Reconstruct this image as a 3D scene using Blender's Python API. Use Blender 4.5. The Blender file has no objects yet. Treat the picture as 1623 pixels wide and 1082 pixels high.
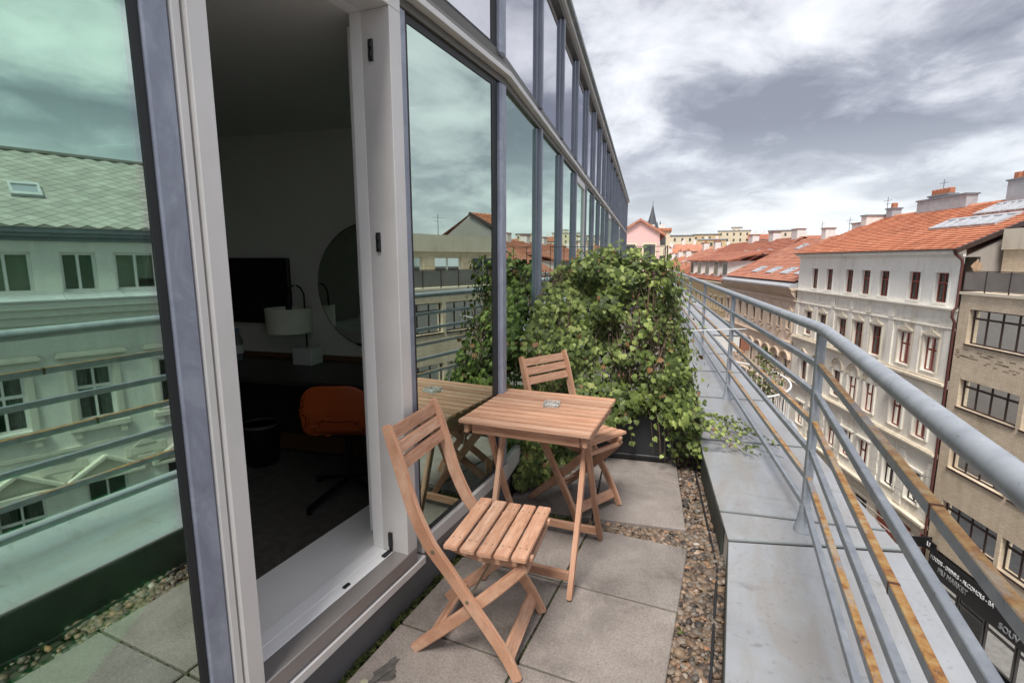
import bpy, bmesh, math, random
from mathutils import Vector, Matrix
random.seed(7)
S = bpy.context.scene
COL = S.collection
R = math.radians

# ---------------------------------------------------------------- camera
cam_d = bpy.data.cameras.new('camera')
cam_d.sensor_width = 36.0
cam_d.lens = 17.775
cam_d.clip_start = 0.05
cam_d.clip_end = 6000
cam = bpy.data.objects.new('camera', cam_d)
cam.location = (0, 0, 1.42)
cam.rotation_euler = (R(90 - 9.0986), 0, R(23.603))
COL.objects.link(cam)
S.camera = cam

# ---------------------------------------------------------------- sky and light
SUN_EL, SUN_AZ = R(60), R(181)          # azimuth clockwise from +Y
W = bpy.data.worlds.new('World')
S.world = W
W.use_nodes = True
wn, wl = W.node_tree.nodes, W.node_tree.links
wn.clear()
def N(t, **kw):
    n = wn.new(t)
    for k, v in kw.items(): setattr(n, k, v)
    return n
wout = N('ShaderNodeOutputWorld')
bg = N('ShaderNodeBackground'); bg.inputs['Strength'].default_value = 1.0
sky = N('ShaderNodeTexSky', sky_type='NISHITA'); sky.sun_disc = False
sky.sun_elevation = SUN_EL; sky.sun_rotation = SUN_AZ
skys = N('ShaderNodeVectorMath', operation='SCALE'); skys.inputs['Scale'].default_value = 0.10
wl.new(sky.outputs[0], skys.inputs[0])
tc = N('ShaderNodeTexCoord')
sep = N('ShaderNodeSeparateXYZ'); wl.new(tc.outputs['Generated'], sep.inputs[0])
def wmath(op, a, b=None):
    m = N('ShaderNodeMath', operation=op)
    for i, v in enumerate((a, b)):
        if v is None: continue
        if isinstance(v, (int, float)): m.inputs[i].default_value = v
        else: wl.new(v, m.inputs[i])
    return m.outputs[0]
zc = wmath('ADD', wmath('MAXIMUM', sep.outputs['Z'], 0.0), 0.24)
cx = wmath('DIVIDE', sep.outputs['X'], zc)
cyy = wmath('DIVIDE', sep.outputs['Y'], zc)
comb = N('ShaderNodeCombineXYZ'); wl.new(cx, comb.inputs[0]); wl.new(cyy, comb.inputs[1])
def wnoise(scale, detail, rough, dist, off, sx=1, sy=1, rot=0):
    mp = N('ShaderNodeMapping'); wl.new(comb.outputs[0], mp.inputs[0])
    mp.inputs['Location'].default_value = off
    mp.inputs['Rotation'].default_value = (0, 0, rot)
    mp.inputs['Scale'].default_value = (sx, sy, 1)
    n = N('ShaderNodeTexNoise'); wl.new(mp.outputs[0], n.inputs['Vector'])
    n.inputs['Scale'].default_value = scale; n.inputs['Detail'].default_value = detail
    n.inputs['Roughness'].default_value = rough; n.inputs['Distortion'].default_value = dist
    return n.outputs['Fac']
CLOUD_OFF = (-8.3, -20.0, 0)
nb = wnoise(0.85, 3, 0.45, 0.35, CLOUD_OFF, 1.0, 0.95, R(-24))
nd = wnoise(2.9, 10, 0.60, 0.30, (7.3, 2.2, 0), 1.0, 0.95, R(-24))
mix1 = wmath('ADD', wmath('MULTIPLY', nb, 0.54), wmath('MULTIPLY', nd, 0.46))
ramp = N('ShaderNodeValToRGB'); wl.new(mix1, ramp.inputs[0])
cr = ramp.color_ramp
cr.elements[0].position = 0.41; cr.elements[0].color = (0.118, 0.118, 0.136, 1)
cr.elements[1].position = 0.66; cr.elements[1].color = (0.475, 0.475, 0.485, 1)
e = cr.elements.new(0.475); e.color = (0.185, 0.186, 0.208, 1)
e = cr.elements.new(0.535); e.color = (0.315, 0.318, 0.332, 1)
e = cr.elements.new(0.595); e.color = (0.40, 0.402, 0.415, 1)
# thinner, paler cloud towards the horizon
hz = N('ShaderNodeMapRange'); wl.new(sep.outputs['Z'], hz.inputs[0])
hz.inputs[1].default_value = 0.0; hz.inputs[2].default_value = 0.22
hz.inputs[3].default_value = 0.72; hz.inputs[4].default_value = 0.0
mxh = N('ShaderNodeMix', data_type='RGBA'); wl.new(hz.outputs[0], mxh.inputs['Factor'])
wl.new(ramp.outputs[0], mxh.inputs['A']); mxh.inputs['B'].default_value = (0.36, 0.37, 0.385, 1)
# a little clear sky glows through the cloud deck
mxs = N('ShaderNodeMix', data_type='RGBA'); mxs.inputs['Factor'].default_value = 0.10
wl.new(mxh.outputs['Result'], mxs.inputs['A']); wl.new(skys.outputs[0], mxs.inputs['B'])
wl.new(mxs.outputs['Result'], bg.inputs['Color'])
wl.new(bg.outputs[0], wout.inputs[0])

sun_d = bpy.data.lights.new('sun', 'SUN'); sun_d.energy = 2.0; sun_d.angle = R(22); sun_d.color = (1.0, 0.955, 0.90)
sun = bpy.data.objects.new('sun', sun_d); COL.objects.link(sun)
sdir = Vector((math.sin(SUN_AZ) * math.cos(SUN_EL), math.cos(SUN_AZ) * math.cos(SUN_EL), math.sin(SUN_EL)))
sun.rotation_euler = (-sdir).to_track_quat('-Z', 'Y').to_euler()
sun.location = (10, 0, 30)
vs = S.view_settings
vs.view_transform = 'Standard'; vs.look = 'None'; vs.gamma = 1.0; vs.use_curve_mapping = False
vs.exposure = 1.36
try:
    S.cycles.max_bounces = 10; S.cycles.transparent_max_bounces = 12; S.cycles.glossy_bounces = 5
except Exception: pass

# ---------------------------------------------------------------- materials
MATS = {}
class NT:
    """small node-tree helper"""
    def __init__(s, name):
        s.m = bpy.data.materials.new(name); s.m.use_nodes = True
        s.t = s.m.node_tree; s.n = s.t.nodes; s.l = s.t.links
        s.b = s.n['Principled BSDF']; s.out = s.n['Material Output']
    def new(s, t, **kw):
        n = s.n.new(t)
        for k, v in kw.items(): setattr(n, k, v)
        return n
    def set(s, **kw):
        for k, v in kw.items(): s.b.inputs[k.replace('_', ' ')].default_value = v
    def coord(s, kind='Object', scale=(1, 1, 1), rot=(0, 0, 0)):
        c = s.new('ShaderNodeTexCoord'); mp = s.new('ShaderNodeMapping')
        mp.inputs['Scale'].default_value = scale; mp.inputs['Rotation'].default_value = rot
        s.l.new(c.outputs[kind], mp.inputs[0]); return mp.outputs[0]
    def pos(s, scale=(1, 1, 1)):
        c = s.new('ShaderNodeNewGeometry'); mp = s.new('ShaderNodeMapping')
        mp.inputs['Scale'].default_value = scale
        s.l.new(c.outputs['Position'], mp.inputs[0]); return mp.outputs[0]
    def noise(s, vec, scale=5, detail=4, rough=0.55, dist=0.0):
        n = s.new('ShaderNodeTexNoise'); s.l.new(vec, n.inputs['Vector'])
        n.inputs['Scale'].default_value = scale; n.inputs['Detail'].default_value = detail
        n.inputs['Roughness'].default_value = rough; n.inputs['Distortion'].default_value = dist
        return n.outputs['Fac']
    def ramp(s, fac, stops):
        r = s.new('ShaderNodeValToRGB'); s.l.new(fac, r.inputs[0]); c = r.color_ramp
        while len(c.elements) < len(stops): c.elements.new(0.5)
        for el, (p, col) in zip(c.elements, stops):
            el.position = p; el.color = (*col, 1) if len(col) == 3 else col
        return r.outputs[0]
    def mix(s, fac, a, b, blend='MIX'):
        m = s.new('ShaderNodeMix', data_type='RGBA', blend_type=blend)
        for key, v in (('Factor', fac), ('A', a), ('B', b)):
            if isinstance(v, (int, float)): m.inputs[key].default_value = v
            elif isinstance(v, tuple): m.inputs[key].default_value = (*v, 1) if len(v) == 3 else v
            else: s.l.new(v, m.inputs[key])
        return m.outputs['Result']
    def math(s, op, a, b=0.0):
        m = s.new('ShaderNodeMath', operation=op)
        for i, v in enumerate((a, b)):
            if isinstance(v, (int, float)): m.inputs[i].default_value = v
            else: s.l.new(v, m.inputs[i])
        return m.outputs[0]
    def color(s, c): s.l.new(c, s.b.inputs['Base Color'])
    def rough(s, c): s.l.new(c, s.b.inputs['Roughness'])
    def bump(s, h, strength=0.3, dist=0.01):
        b = s.new('ShaderNodeBump'); b.inputs['Strength'].default_value = strength
        b.inputs['Distance'].default_value = dist
        s.l.new(h, b.inputs['Height']); s.l.new(b.outputs[0], s.b.inputs['Normal'])
    def rnd(s):
        g = s.new('ShaderNodeNewGeometry'); o = s.new('ShaderNodeObjectInfo')
        return s.math('FRACT', s.math('ADD', g.outputs['Random Per Island'], o.outputs['Random']))

def plain(name, col, rough=0.6, metal=0.0, var=0.08, scale=3.0, bump=0.0, spec=0.5):
    k = NT(name); v = k.pos()
    f = k.noise(v, scale, 5, 0.6)
    a = tuple(max(0, c * (1 - var)) for c in col); b = tuple(min(1, c * (1 + var)) for c in col)
    k.color(k.ramp(f, [(0.3, a), (0.7, b)]))
    k.set(Roughness=rough, Metallic=metal)
    k.b.inputs['Specular IOR Level'].default_value = spec
    if bump: k.bump(k.noise(v, scale * 12, 4, 0.6), bump, 0.004)
    MATS[name] = k.m; return k.m

def stained(name, col, stain, rough=0.8, s1=0.35, s2=2.5, amt=0.5, bump=0.15, streak=True):
    """painted render / stucco with rain streaks and blotches"""
    k = NT(name); v = k.pos(); vs_ = k.pos((1.0, 1.0, 0.10))
    f1 = k.noise(v, s1, 6, 0.6); f2 = k.noise(vs_, s2, 5, 0.65)
    m = k.math('MULTIPLY', k.ramp(f1, [(0.40, (0, 0, 0)), (0.68, (1, 1, 1))]), k.ramp(f2, [(0.38, (0, 0, 0)), (0.66, (1, 1, 1))])) if streak else k.ramp(f1, [(0.4, (0, 0, 0)), (0.7, (1, 1, 1))])
    m = k.math('MULTIPLY', m, amt)
    c = k.mix(m, col, stain)
    f3 = k.noise(v, 9, 4, 0.6)
    c = k.mix(0.35, c, k.ramp(f3, [(0.3, (0.72, 0.72, 0.72)), (0.7, (1, 1, 1))]), 'MULTIPLY')
    k.color(c); k.set(Roughness=rough); k.bump(k.noise(v, 30, 4), bump, 0.01)
    MATS[name] = k.m; return k.m

def wood(name, c0, c1, c2):
    k = NT(name)
    v = k.coord('Generated', (1, 1, 1))
    oi = k.new('ShaderNodeObjectInfo')
    add = k.new('ShaderNodeVectorMath', operation='ADD'); k.l.new(v, add.inputs[0])
    cmb = k.new('ShaderNodeCombineXYZ')
    for i in range(3): k.l.new(k.math('MULTIPLY', oi.outputs['Random'], 17.0 + i), cmb.inputs[i])
    k.l.new(cmb.outputs[0], add.inputs[1])
    g = k.noise(add.outputs[0], 3.2, 7, 0.62, 0.6)
    g2 = k.noise(add.outputs[0], 14.0, 5, 0.7, 0.2)
    base = k.ramp(g, [(0.30, c0), (0.50, c1), (0.72, c2)])
    base = k.mix(0.30, base, k.ramp(g2, [(0.35, (0.55, 0.50, 0.46)), (0.6, (1, 1, 1))]), 'MULTIPLY')
    tint = k.ramp(oi.outputs['Random'], [(0.0, (0.74, 0.70, 0.68)), (0.35, (0.95, 0.93, 0.92)), (0.7, (1.06, 1.04, 1.02)), (1.0, (0.90, 0.95, 0.99))])
    base = k.mix(1.0, base, tint, 'MULTIPLY')
    dirt = k.noise(k.pos(), 12, 5, 0.65)
    base = k.mix(k.math('MULTIPLY', k.ramp(dirt, [(0.55, (0, 0, 0)), (0.8, (1, 1, 1))]), 0.35), base, (0.34, 0.25, 0.19))
    k.color(base); k.set(Roughness=0.62); k.b.inputs['Specular IOR Level'].default_value = 0.3
    k.bump(g2, 0.12, 0.002)
    MATS[name] = k.m; return k.m

wood('chair_wood', (0.42, 0.215, 0.130), (0.545, 0.312, 0.205), (0.66, 0.425, 0.300))
plain('brass', (0.45, 0.40, 0.30), 0.35, 0.9)
plain('aluminium', (0.72, 0.70, 0.68), 0.42, 0.20, 0.05, 6)
plain('aluminium_dark', (0.24, 0.225, 0.215), 0.45, 0.4, 0.08, 6)
plain('olive_metal', (0.13, 0.125, 0.11), 0.45, 0.3, 0.1, 6)
plain('white_paint', (0.88, 0.88, 0.88), 0.45, 0, 0.03, 4)
plain('reveal_white', (0.86, 0.845, 0.83), 0.55, 0, 0.04, 4)
plain('rubber', (0.02, 0.022, 0.024), 0.5)
plain('hinge_black', (0.015, 0.015, 0.015), 0.4)
# brushed, smeared blue grey mullion cover
k = NT('blue_metal'); v = k.pos((1, 1, 0.25))
f = k.noise(k.pos((1, 1, 0.55)), 9, 7, 0.66, 1.6); f2 = k.noise(v, 60, 3, 0.5)
c = k.ramp(f, [(0.30, (0.255, 0.275, 0.345)), (0.55, (0.33, 0.36, 0.44)), (0.74, (0.44, 0.475, 0.55))])
k.color(k.mix(0.25, c, k.ramp(f2, [(0.3, (0.7, 0.7, 0.72)), (0.7, (1, 1, 1))]), 'MULTIPLY'))
k.set(Roughness=0.42, Metallic=0.25); MATS['blue_metal'] = k.m
plain('mullion', (0.27, 0.29, 0.345), 0.38, 0.4, 0.12, 5)
stained('plinth', (0.15, 0.15, 0.155), (0.08, 0.08, 0.08), 0.75, 1.5, 6, 0.5, 0.1)

def glass(name, tint, refl, r0, rough=0.0):
    """coated facade glass: tinted see-through plus a strong clear reflection that grows with angle"""
    k = NT(name)
    k.n.remove(k.b)
    tr = k.new('ShaderNodeBsdfTransparent'); tr.inputs[0].default_value = (*tint, 1)
    gl = k.new('ShaderNodeBsdfGlossy'); gl.inputs['Color'].default_value = (*refl, 1); gl.inputs['Roughness'].default_value = rough
    fr = k.new('ShaderNodeFresnel'); fr.inputs['IOR'].default_value = 1.55
    fac = k.math('ADD', k.math('MULTIPLY', fr.outputs[0], 1.0 - r0), r0)
    v = k.pos((1, 1, 1)); bp = k.new('ShaderNodeBump'); bp.inputs['Strength'].default_value = 0.012; bp.inputs['Distance'].default_value = 0.02
    k.l.new(k.noise(v, 1.6, 2, 0.4), bp.inputs['Height']); k.l.new(bp.outputs[0], gl.inputs['Normal'])
    mx = k.new('ShaderNodeMixShader'); k.l.new(fac, mx.inputs[0]); k.l.new(tr.outputs[0], mx.inputs[1]); k.l.new(gl.outputs[0], mx.inputs[2])
    k.l.new(mx.outputs[0], k.out.inputs['Surface'])
    MATS[name] = k.m; return k.m
glass('facade_glass', (0.34, 0.96, 0.60), (0.80, 0.965, 0.87), 0.58, 0.012)
glass('upper_glass', (0.10, 0.12, 0.14), (0.82, 0.82, 0.87), 0.68)
glass('clear_glass', (0.93, 0.96, 0.95), (0.9, 0.9, 0.9), 0.02)
k = NT('window_dark'); v = k.pos()
k.color(k.ramp(k.noise(v, 0.7, 3), [(0.35, (0.02, 0.022, 0.022)), (0.65, (0.07, 0.072, 0.07))]))
k.set(Roughness=0.08); k.b.inputs['Specular IOR Level'].default_value = 0.7; MATS['window_dark'] = k.m
plain('curtain_far', (0.33, 0.32, 0.30), 0.9, 0, 0.35, 6)
plain('curtain_white', (0.60, 0.59, 0.56), 0.9, 0, 0.25, 5)
plain('blind_green', (0.33, 0.35, 0.26), 0.8, 0, 0.1, 2)

# concrete slabs
k = NT('slab'); v = k.pos()
oi = k.new('ShaderNodeObjectInfo')
big = k.noise(v, 3.5, 6, 0.62, 0.4); fine = k.noise(v, 130, 3, 0.7); vor = k.new('ShaderNodeTexVoronoi'); k.l.new(v, vor.inputs['Vector']); vor.inputs['Scale'].default_value = 170
c = k.ramp(big, [(0.28, (0.145, 0.128, 0.115)), (0.45, (0.25, 0.222, 0.202)), (0.70, (0.33, 0.298, 0.272))])
c = k.mix(0.55, c, k.ramp(fine, [(0.32, (0.50, 0.48, 0.46)), (0.56, (1, 1, 1)), (0.76, (1.25, 1.22, 1.2))]), 'MULTIPLY')
c = k.mix(0.30, c, k.ramp(vor.outputs['Color'], [(0.2, (0.6, 0.57, 0.55)), (0.6, (1.05, 1.03, 1.0))]), 'MULTIPLY')
c = k.mix(1.0, c, k.ramp(oi.outputs['Random'], [(0, (0.86, 0.86, 0.87)), (1, (1.06, 1.04, 1.02))]), 'MULTIPLY')
st = k.ramp(k.noise(v, 1.7, 5, 0.7, 0.8), [(0.55, (0, 0, 0)), (0.68, (1, 1, 1))])
c = k.mix(k.math('MULTIPLY', st, 0.55), c, (0.15, 0.135, 0.12))
k.color(c); k.set(Roughness=0.88); k.bump(fine, 0.35, 0.003); MATS['slab'] = k.m

# pebbles
k = NT('pebble'); r = k.rnd(); v = k.pos()
c = k.ramp(r, [(0.0, (0.035, 0.030, 0.027)), (0.18, (0.095, 0.068, 0.050)), (0.38, (0.175, 0.115, 0.075)), (0.55, (0.105, 0.095, 0.085)), (0.72, (0.25, 0.17, 0.11)), (0.88, (0.19, 0.17, 0.15)), (0.97, (0.30, 0.16, 0.08)), (1.0, (0.42, 0.38, 0.33))])
c = k.mix(0.5, c, k.ramp(k.noise(v, 60, 4, 0.6), [(0.3, (0.6, 0.58, 0.56)), (0.7, (1.1, 1.08, 1.05))]), 'MULTIPLY')
k.color(c); k.set(Roughness=0.6); MATS['pebble'] = k.m
plain('soil', (0.045, 0.038, 0.03), 0.95, 0, 0.3, 12, 0.5)
k = NT('moss'); r = k.rnd()
k.color(k.ramp(r, [(0, (0.035, 0.05, 0.012)), (0.6, (0.09, 0.12, 0.025)), (1, (0.16, 0.17, 0.05))])); k.set(Roughness=0.9); MATS['moss'] = k.m

# zinc coping, with brown run-off stains
k = NT('zinc'); v = k.pos(); f = k.noise(v, 2.2, 6, 0.6, 0.5)
c = k.ramp(f, [(0.30, (0.325, 0.34, 0.36)), (0.55, (0.38, 0.395, 0.415)), (0.75, (0.44, 0.45, 0.462))])
s1 = k.ramp(k.noise(k.pos((2.6, 0.8, 1)), 2.1, 6, 0.7, 0.6), [(0.44, (0, 0, 0)), (0.62, (1, 1, 1))])
c = k.mix(k.math('MULTIPLY', s1, 0.5), c, (0.31, 0.27, 0.225))
s2 = k.ramp(k.noise(k.pos((1.5, 4, 1)), 3.0, 8, 0.78, 1.0), [(0.57, (0, 0, 0)), (0.68, (1, 1, 1))])
c = k.mix(k.math('MULTIPLY', s2, 0.6), c, (0.16, 0.13, 0.10))
s3 = k.ramp(k.noise(v, 45, 3, 0.6), [(0.62, (0, 0, 0)), (0.68, (1, 1, 1))])
c = k.mix(k.math('MULTIPLY', s3, 0.30), c, (0.16, 0.15, 0.15))
k.color(c); k.set(Roughness=0.36, Metallic=0.30); k.bump(f, 0.08, 0.02); MATS['zinc'] = k.m
plain('zinc_edge', (0.25, 0.28, 0.28), 0.5, 0.2, 0.2, 8)
plain('kerb_face', (0.05, 0.06, 0.053), 0.6, 0.1, 0.3, 8)  # dark greenish face, its colour deepened further to read as shadow
plain('seam', (0.085, 0.08, 0.08), 0.8)

# painted steel, and painted steel gone to rust
def steel(name, rusty):
    k = NT(name); v = k.pos(); f = k.noise(v, 14, 6, 0.65)
    base = k.ramp(f, [(0.3, (0.255, 0.28, 0.32)), (0.6, (0.35, 0.378, 0.415)), (0.8, (0.46, 0.485, 0.51))])
    chips = k.ramp(k.noise(v, 70, 4, 0.6), [(0.64, (0, 0, 0)), (0.70, (1, 1, 1))])
    base = k.mix(k.math('MULTIPLY', chips, 0.6), base, (0.12, 0.115, 0.12))
    if rusty:
        g = k.new('ShaderNodeNewGeometry'); sp = k.new('ShaderNodeSeparateXYZ'); k.l.new(g.outputs['Normal'], sp.inputs[0])
        up = k.ramp(sp.outputs['Z'], [(0.25, (0, 0, 0)), (0.8, (1, 1, 1))])
        rcol = k.ramp(k.noise(v, 24, 8, 0.72), [(0.28, (0.12, 0.05, 0.02)), (0.40, (0.36, 0.15, 0.04)), (0.50, (0.52, 0.27, 0.08)), (0.62, (0.58, 0.40, 0.17)), (0.78, (0.58, 0.49, 0.31))])
        flake = k.ramp(k.noise(k.pos((1, 0.45, 1)), 11, 9, 0.70), [(0.52, (0, 0, 0)), (0.56, (1, 1, 1))])
        rcol = k.mix(k.math('MULTIPLY', flake, 0.45), rcol, (0.47, 0.46, 0.42))
        rf = k.noise(k.pos((1, 0.6, 1)), 3.5, 7, 0.68)
        m = k.math('MULTIPLY', up, k.ramp(rf, [(0.36, (0, 0, 0)), (0.44, (1, 1, 1))]))
        base = k.mix(m, base, rcol)
        drip = k.ramp(k.noise(k.pos((1, 1, 0.15)), 18, 6, 0.7), [(0.60, (0, 0, 0)), (0.68, (1, 1, 1))])
        base = k.mix(k.math('MULTIPLY', drip, 0.5), base, (0.24, 0.12, 0.05))
    k.color(base); k.set(Roughness=0.5, Metallic=0.1); k.bump(f, 0.15, 0.003); MATS[name] = k.m
steel('rail_steel', False); steel('rail_rust', True)

# foliage
def leafmat(name, stops, clumps=True):
    k = NT(name); r = k.rnd(); v = k.pos()
    if clumps:      # leaves of one shoot share their age: older dark shoots among young pale ones
        cn = k.ramp(k.noise(v, 5.5, 3, 0.6, 0.4), [(0.34, (0, 0, 0)), (0.66, (1, 1, 1))])
        r2 = k.math('ADD', k.math('MULTIPLY', r, 0.62), k.math('MULTIPLY', cn, 0.36))
        r = k.math('MAXIMUM', r2, k.math('MULTIPLY', k.math('GREATER_THAN', r, 0.985), 1.0))
    c = k.ramp(r, stops)
    c = k.mix(0.4, c, k.ramp(k.noise(v, 40, 3, 0.6), [(0.3, (0.65, 0.65, 0.6)), (0.7, (1.15, 1.15, 1.1))]), 'MULTIPLY')
    k.color(c); k.set(Roughness=0.50); k.b.inputs['Specular IOR Level'].default_value = 0.28
    tl = k.new('ShaderNodeBsdfTranslucent'); k.l.new(c, tl.inputs[0])
    mx = k.new('ShaderNodeMixShader'); mx.inputs[0].default_value = 0.16
    k.l.new(k.b.outputs[0], mx.inputs[1]); k.l.new(tl.outputs[0], mx.inputs[2]); k.l.new(mx.outputs[0], k.out.inputs['Surface'])
    MATS[name] = k.m
leafmat('ivy_leaf', [(0.0, (0.034, 0.050, 0.016)), (0.30, (0.068, 0.098, 0.026)), (0.52, (0.118, 0.162, 0.040)), (0.66, (0.21, 0.265, 0.070)), (0.84, (0.35, 0.41, 0.13)), (0.975, (0.42, 0.45, 0.17)), (1.0, (0.22, 0.115, 0.05))])
leafmat('tree_leaf', [(0.0, (0.05, 0.08, 0.03)), (0.5, (0.11, 0.14, 0.05)), (1.0, (0.25, 0.23, 0.09))])
plain('bark', (0.11, 0.075, 0.05), 0.9, 0, 0.3, 20)
plain('planter_black', (0.022, 0.023, 0.026), 0.5, 0, 0.2, 4)
plain('black_wire', (0.018, 0.018, 0.02), 0.5)
plain('white_rod', (0.75, 0.75, 0.74), 0.4)
plain('black_hose', (0.02, 0.02, 0.022), 0.4)
# ---------------------------------------------------------------- mesh helpers
class MB:
    def __init__(s, off=(0, 0, 0)): s.v = []; s.f = []; s.off = Vector(off)
    def quad(s, a, b, c, d):
        i = len(s.v); s.v += [a, b, c, d]; s.f.append((i, i + 1, i + 2, i + 3)); return s
    def tri(s, a, b, c):
        i = len(s.v); s.v += [a, b, c]; s.f.append((i, i + 1, i + 2)); return s
    def box(s, x0, x1, y0, y1, z0, z1):
        i = len(s.v)
        s.v += [(x0, y0, z0), (x1, y0, z0), (x1, y1, z0), (x0, y1, z0), (x0, y0, z1), (x1, y0, z1), (x1, y1, z1), (x0, y1, z1)]
        s.f += [tuple(i + k for k in q) for q in ((0, 3, 2, 1), (4, 5, 6, 7), (0, 1, 5, 4), (1, 2, 6, 5), (2, 3, 7, 6), (3, 0, 4, 7))]
        return s
    def prism(s, pts, axis, a0, a1):
        """polygon in the plane across `axis`, pulled from a0 to a1. x: pts=(y,z); y: pts=(x,z); z: pts=(x,y)"""
        def P(p, a): return {'x': (a, p[0], p[1]), 'y': (p[0], a, p[1]), 'z': (p[0], p[1], a)}[axis]
        i = len(s.v); n = len(pts)
        s.v += [P(p, a0) for p in pts] + [P(p, a1) for p in pts]
        s.f.append(tuple(range(i + n - 1, i - 1, -1))); s.f.append(tuple(range(i + n, i + 2 * n)))
        for k in range(n):
            q = (k + 1) % n; s.f.append((i + k, i + q, i + n + q, i + n + k))
        return s
    def strip(s, path, w, axis, a0, a1):
        """bent flat board: path of 2D points, width w in the plane, thickness a0..a1 along axis (one continuous piece)"""
        L, Rr = [], []
        n = len(path)
        for k, p in enumerate(path):
            a = path[max(0, k - 1)]; b = path[min(n - 1, k + 1)]
            dx, dz = b[0] - a[0], b[1] - a[1]; l = math.hypot(dx, dz); nx, nz = -dz / l, dx / l
            ww = w[k] if isinstance(w, (list, tuple)) else w
            L.append((p[0] + nx * ww / 2, p[1] + nz * ww / 2)); Rr.append((p[0] - nx * ww / 2, p[1] - nz * ww / 2))
        def P(p, a): return {'x': (a, p[0], p[1]), 'y': (p[0], a, p[1]), 'z': (p[0], p[1], a)}[axis]
        i = len(s.v)
        for k in range(n): s.v += [P(L[k], a0), P(Rr[k], a0), P(Rr[k], a1), P(L[k], a1)]
        for k in range(n - 1):
            a = i + 4 * k; b = a + 4
            for q in range(4): s.f.append((a + q, a + (q + 1) % 4, b + (q + 1) % 4, b + q))
        s.f.append((i + 3, i + 2, i + 1, i)); j = i + 4 * (n - 1); s.f.append((j, j + 1, j + 2, j + 3))
        return s
    def bar(s, p0, p1, w, h, up=(0, 0, 1)):
        p0, p1, up = Vector(p0), Vector(p1), Vector(up)
        d = (p1 - p0).normalized(); sx = d.cross(up).normalized(); sz = sx.cross(d).normalized()
        i = len(s.v)
        for p in (p0, p1):
            for a, b in ((-1, -1), (1, -1), (1, 1), (-1, 1)): s.v.append(tuple(p + sx * a * w / 2 + sz * b * h / 2))
        s.f += [tuple(i + k for k in q) for q in ((0, 1, 2, 3), (7, 6, 5, 4), (0, 4, 5, 1), (1, 5, 6, 2), (2, 6, 7, 3), (3, 7, 4, 0))]
        return s
    def tube(s, path, r, n=8):
        pts = [Vector(p) for p in path]; i = len(s.v); m = len(pts); ref = None
        for k, p in enumerate(pts):
            d = (pts[min(m - 1, k + 1)] - pts[max(0, k - 1)]).normalized()
            if ref is None: ref = Vector((0, 0, 1)) if abs(d.z) < 0.9 else Vector((1, 0, 0))
            a = d.cross(ref).normalized(); b = d.cross(a).normalized()
            rr = r[k] if isinstance(r, (list, tuple)) else r
            for q in range(n):
                t = 2 * math.pi * q / n; s.v.append(tuple(p + a * math.cos(t) * rr + b * math.sin(t) * rr))
        for k in range(m - 1):
            for q in range(n):
                a0 = i + k * n + q; a1 = i + k * n + (q + 1) % n
                s.f.append((a0, a1, a1 + n, a0 + n))
        s.f.append(tuple(i + q for q in range(n))); s.f.append(tuple(i + (m - 1) * n + q for q in range(n - 1, -1, -1)))
        return s
    def lathe(s, prof, c=(0, 0, 0), n=24):
        i = len(s.v)
        for r, z in prof:
            for q in range(n):
                t = 2 * math.pi * q / n; s.v.append((c[0] + r * math.cos(t), c[1] + r * math.sin(t), c[2] + z))
        for k in range(len(prof) - 1):
            for q in range(n):
                a0 = i + k * n + q; a1 = i + k * n + (q + 1) % n
                s.f.append((a0, a1, a1 + n, a0 + n))
        s.f.append(tuple(i + q for q in range(n - 1, -1, -1))); s.f.append(tuple(i + (len(prof) - 1) * n + q for q in range(n)))
        return s
    def each(s, name, mat, parent, bevel=0):
        """every loose piece becomes a part of its own"""
        par = list(range(len(s.v)))
        def find(i):
            while par[i] != i: par[i] = par[par[i]]; i = par[i]
            return i
        for f in s.f:
            for i in f[1:]: par[find(i)] = find(f[0])
        gr = {}
        for f in s.f: gr.setdefault(find(f[0]), []).append(f)
        for fs in gr.values():
            ids = sorted({i for f in fs for i in f}); mp = {i: k for k, i in enumerate(ids)}
            m = MB(s.off); m.v = [s.v[i] for i in ids]; m.f = [tuple(mp[i] for i in f) for f in fs]; m.build(name, mat, parent, bevel)
    def mesh(s, name, mat, bevel=0, smooth=False, seg=1):
        me = bpy.data.meshes.new(name)
        me.from_pydata([tuple(Vector(p) - s.off) for p in s.v], [], s.f); me.update()
        bm = bmesh.new(); bm.from_mesh(me)
        bmesh.ops.recalc_face_normals(bm, faces=bm.faces)
        if bevel:
            es = [e for e in bm.edges if len(e.link_faces) == 2 and e.calc_face_angle(0) > 0.6]
            bmesh.ops.bevel(bm, geom=es, offset=bevel, segments=seg, affect='EDGES', clamp_overlap=True)
        if smooth:
            for f in bm.faces: f.smooth = True
        bm.to_mesh(me); bm.free()
        if smooth:
            try: me.set_sharp_from_angle(angle=R(38))
            except Exception: pass
        me.materials.append(MATS[mat] if isinstance(mat, str) else mat)
        return me
    def build(s, name, mat, parent=None, bevel=0, smooth=False, seg=1, label=None):
        return obj(name, s.mesh(name, mat, bevel, smooth, seg), parent, label)

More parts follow.
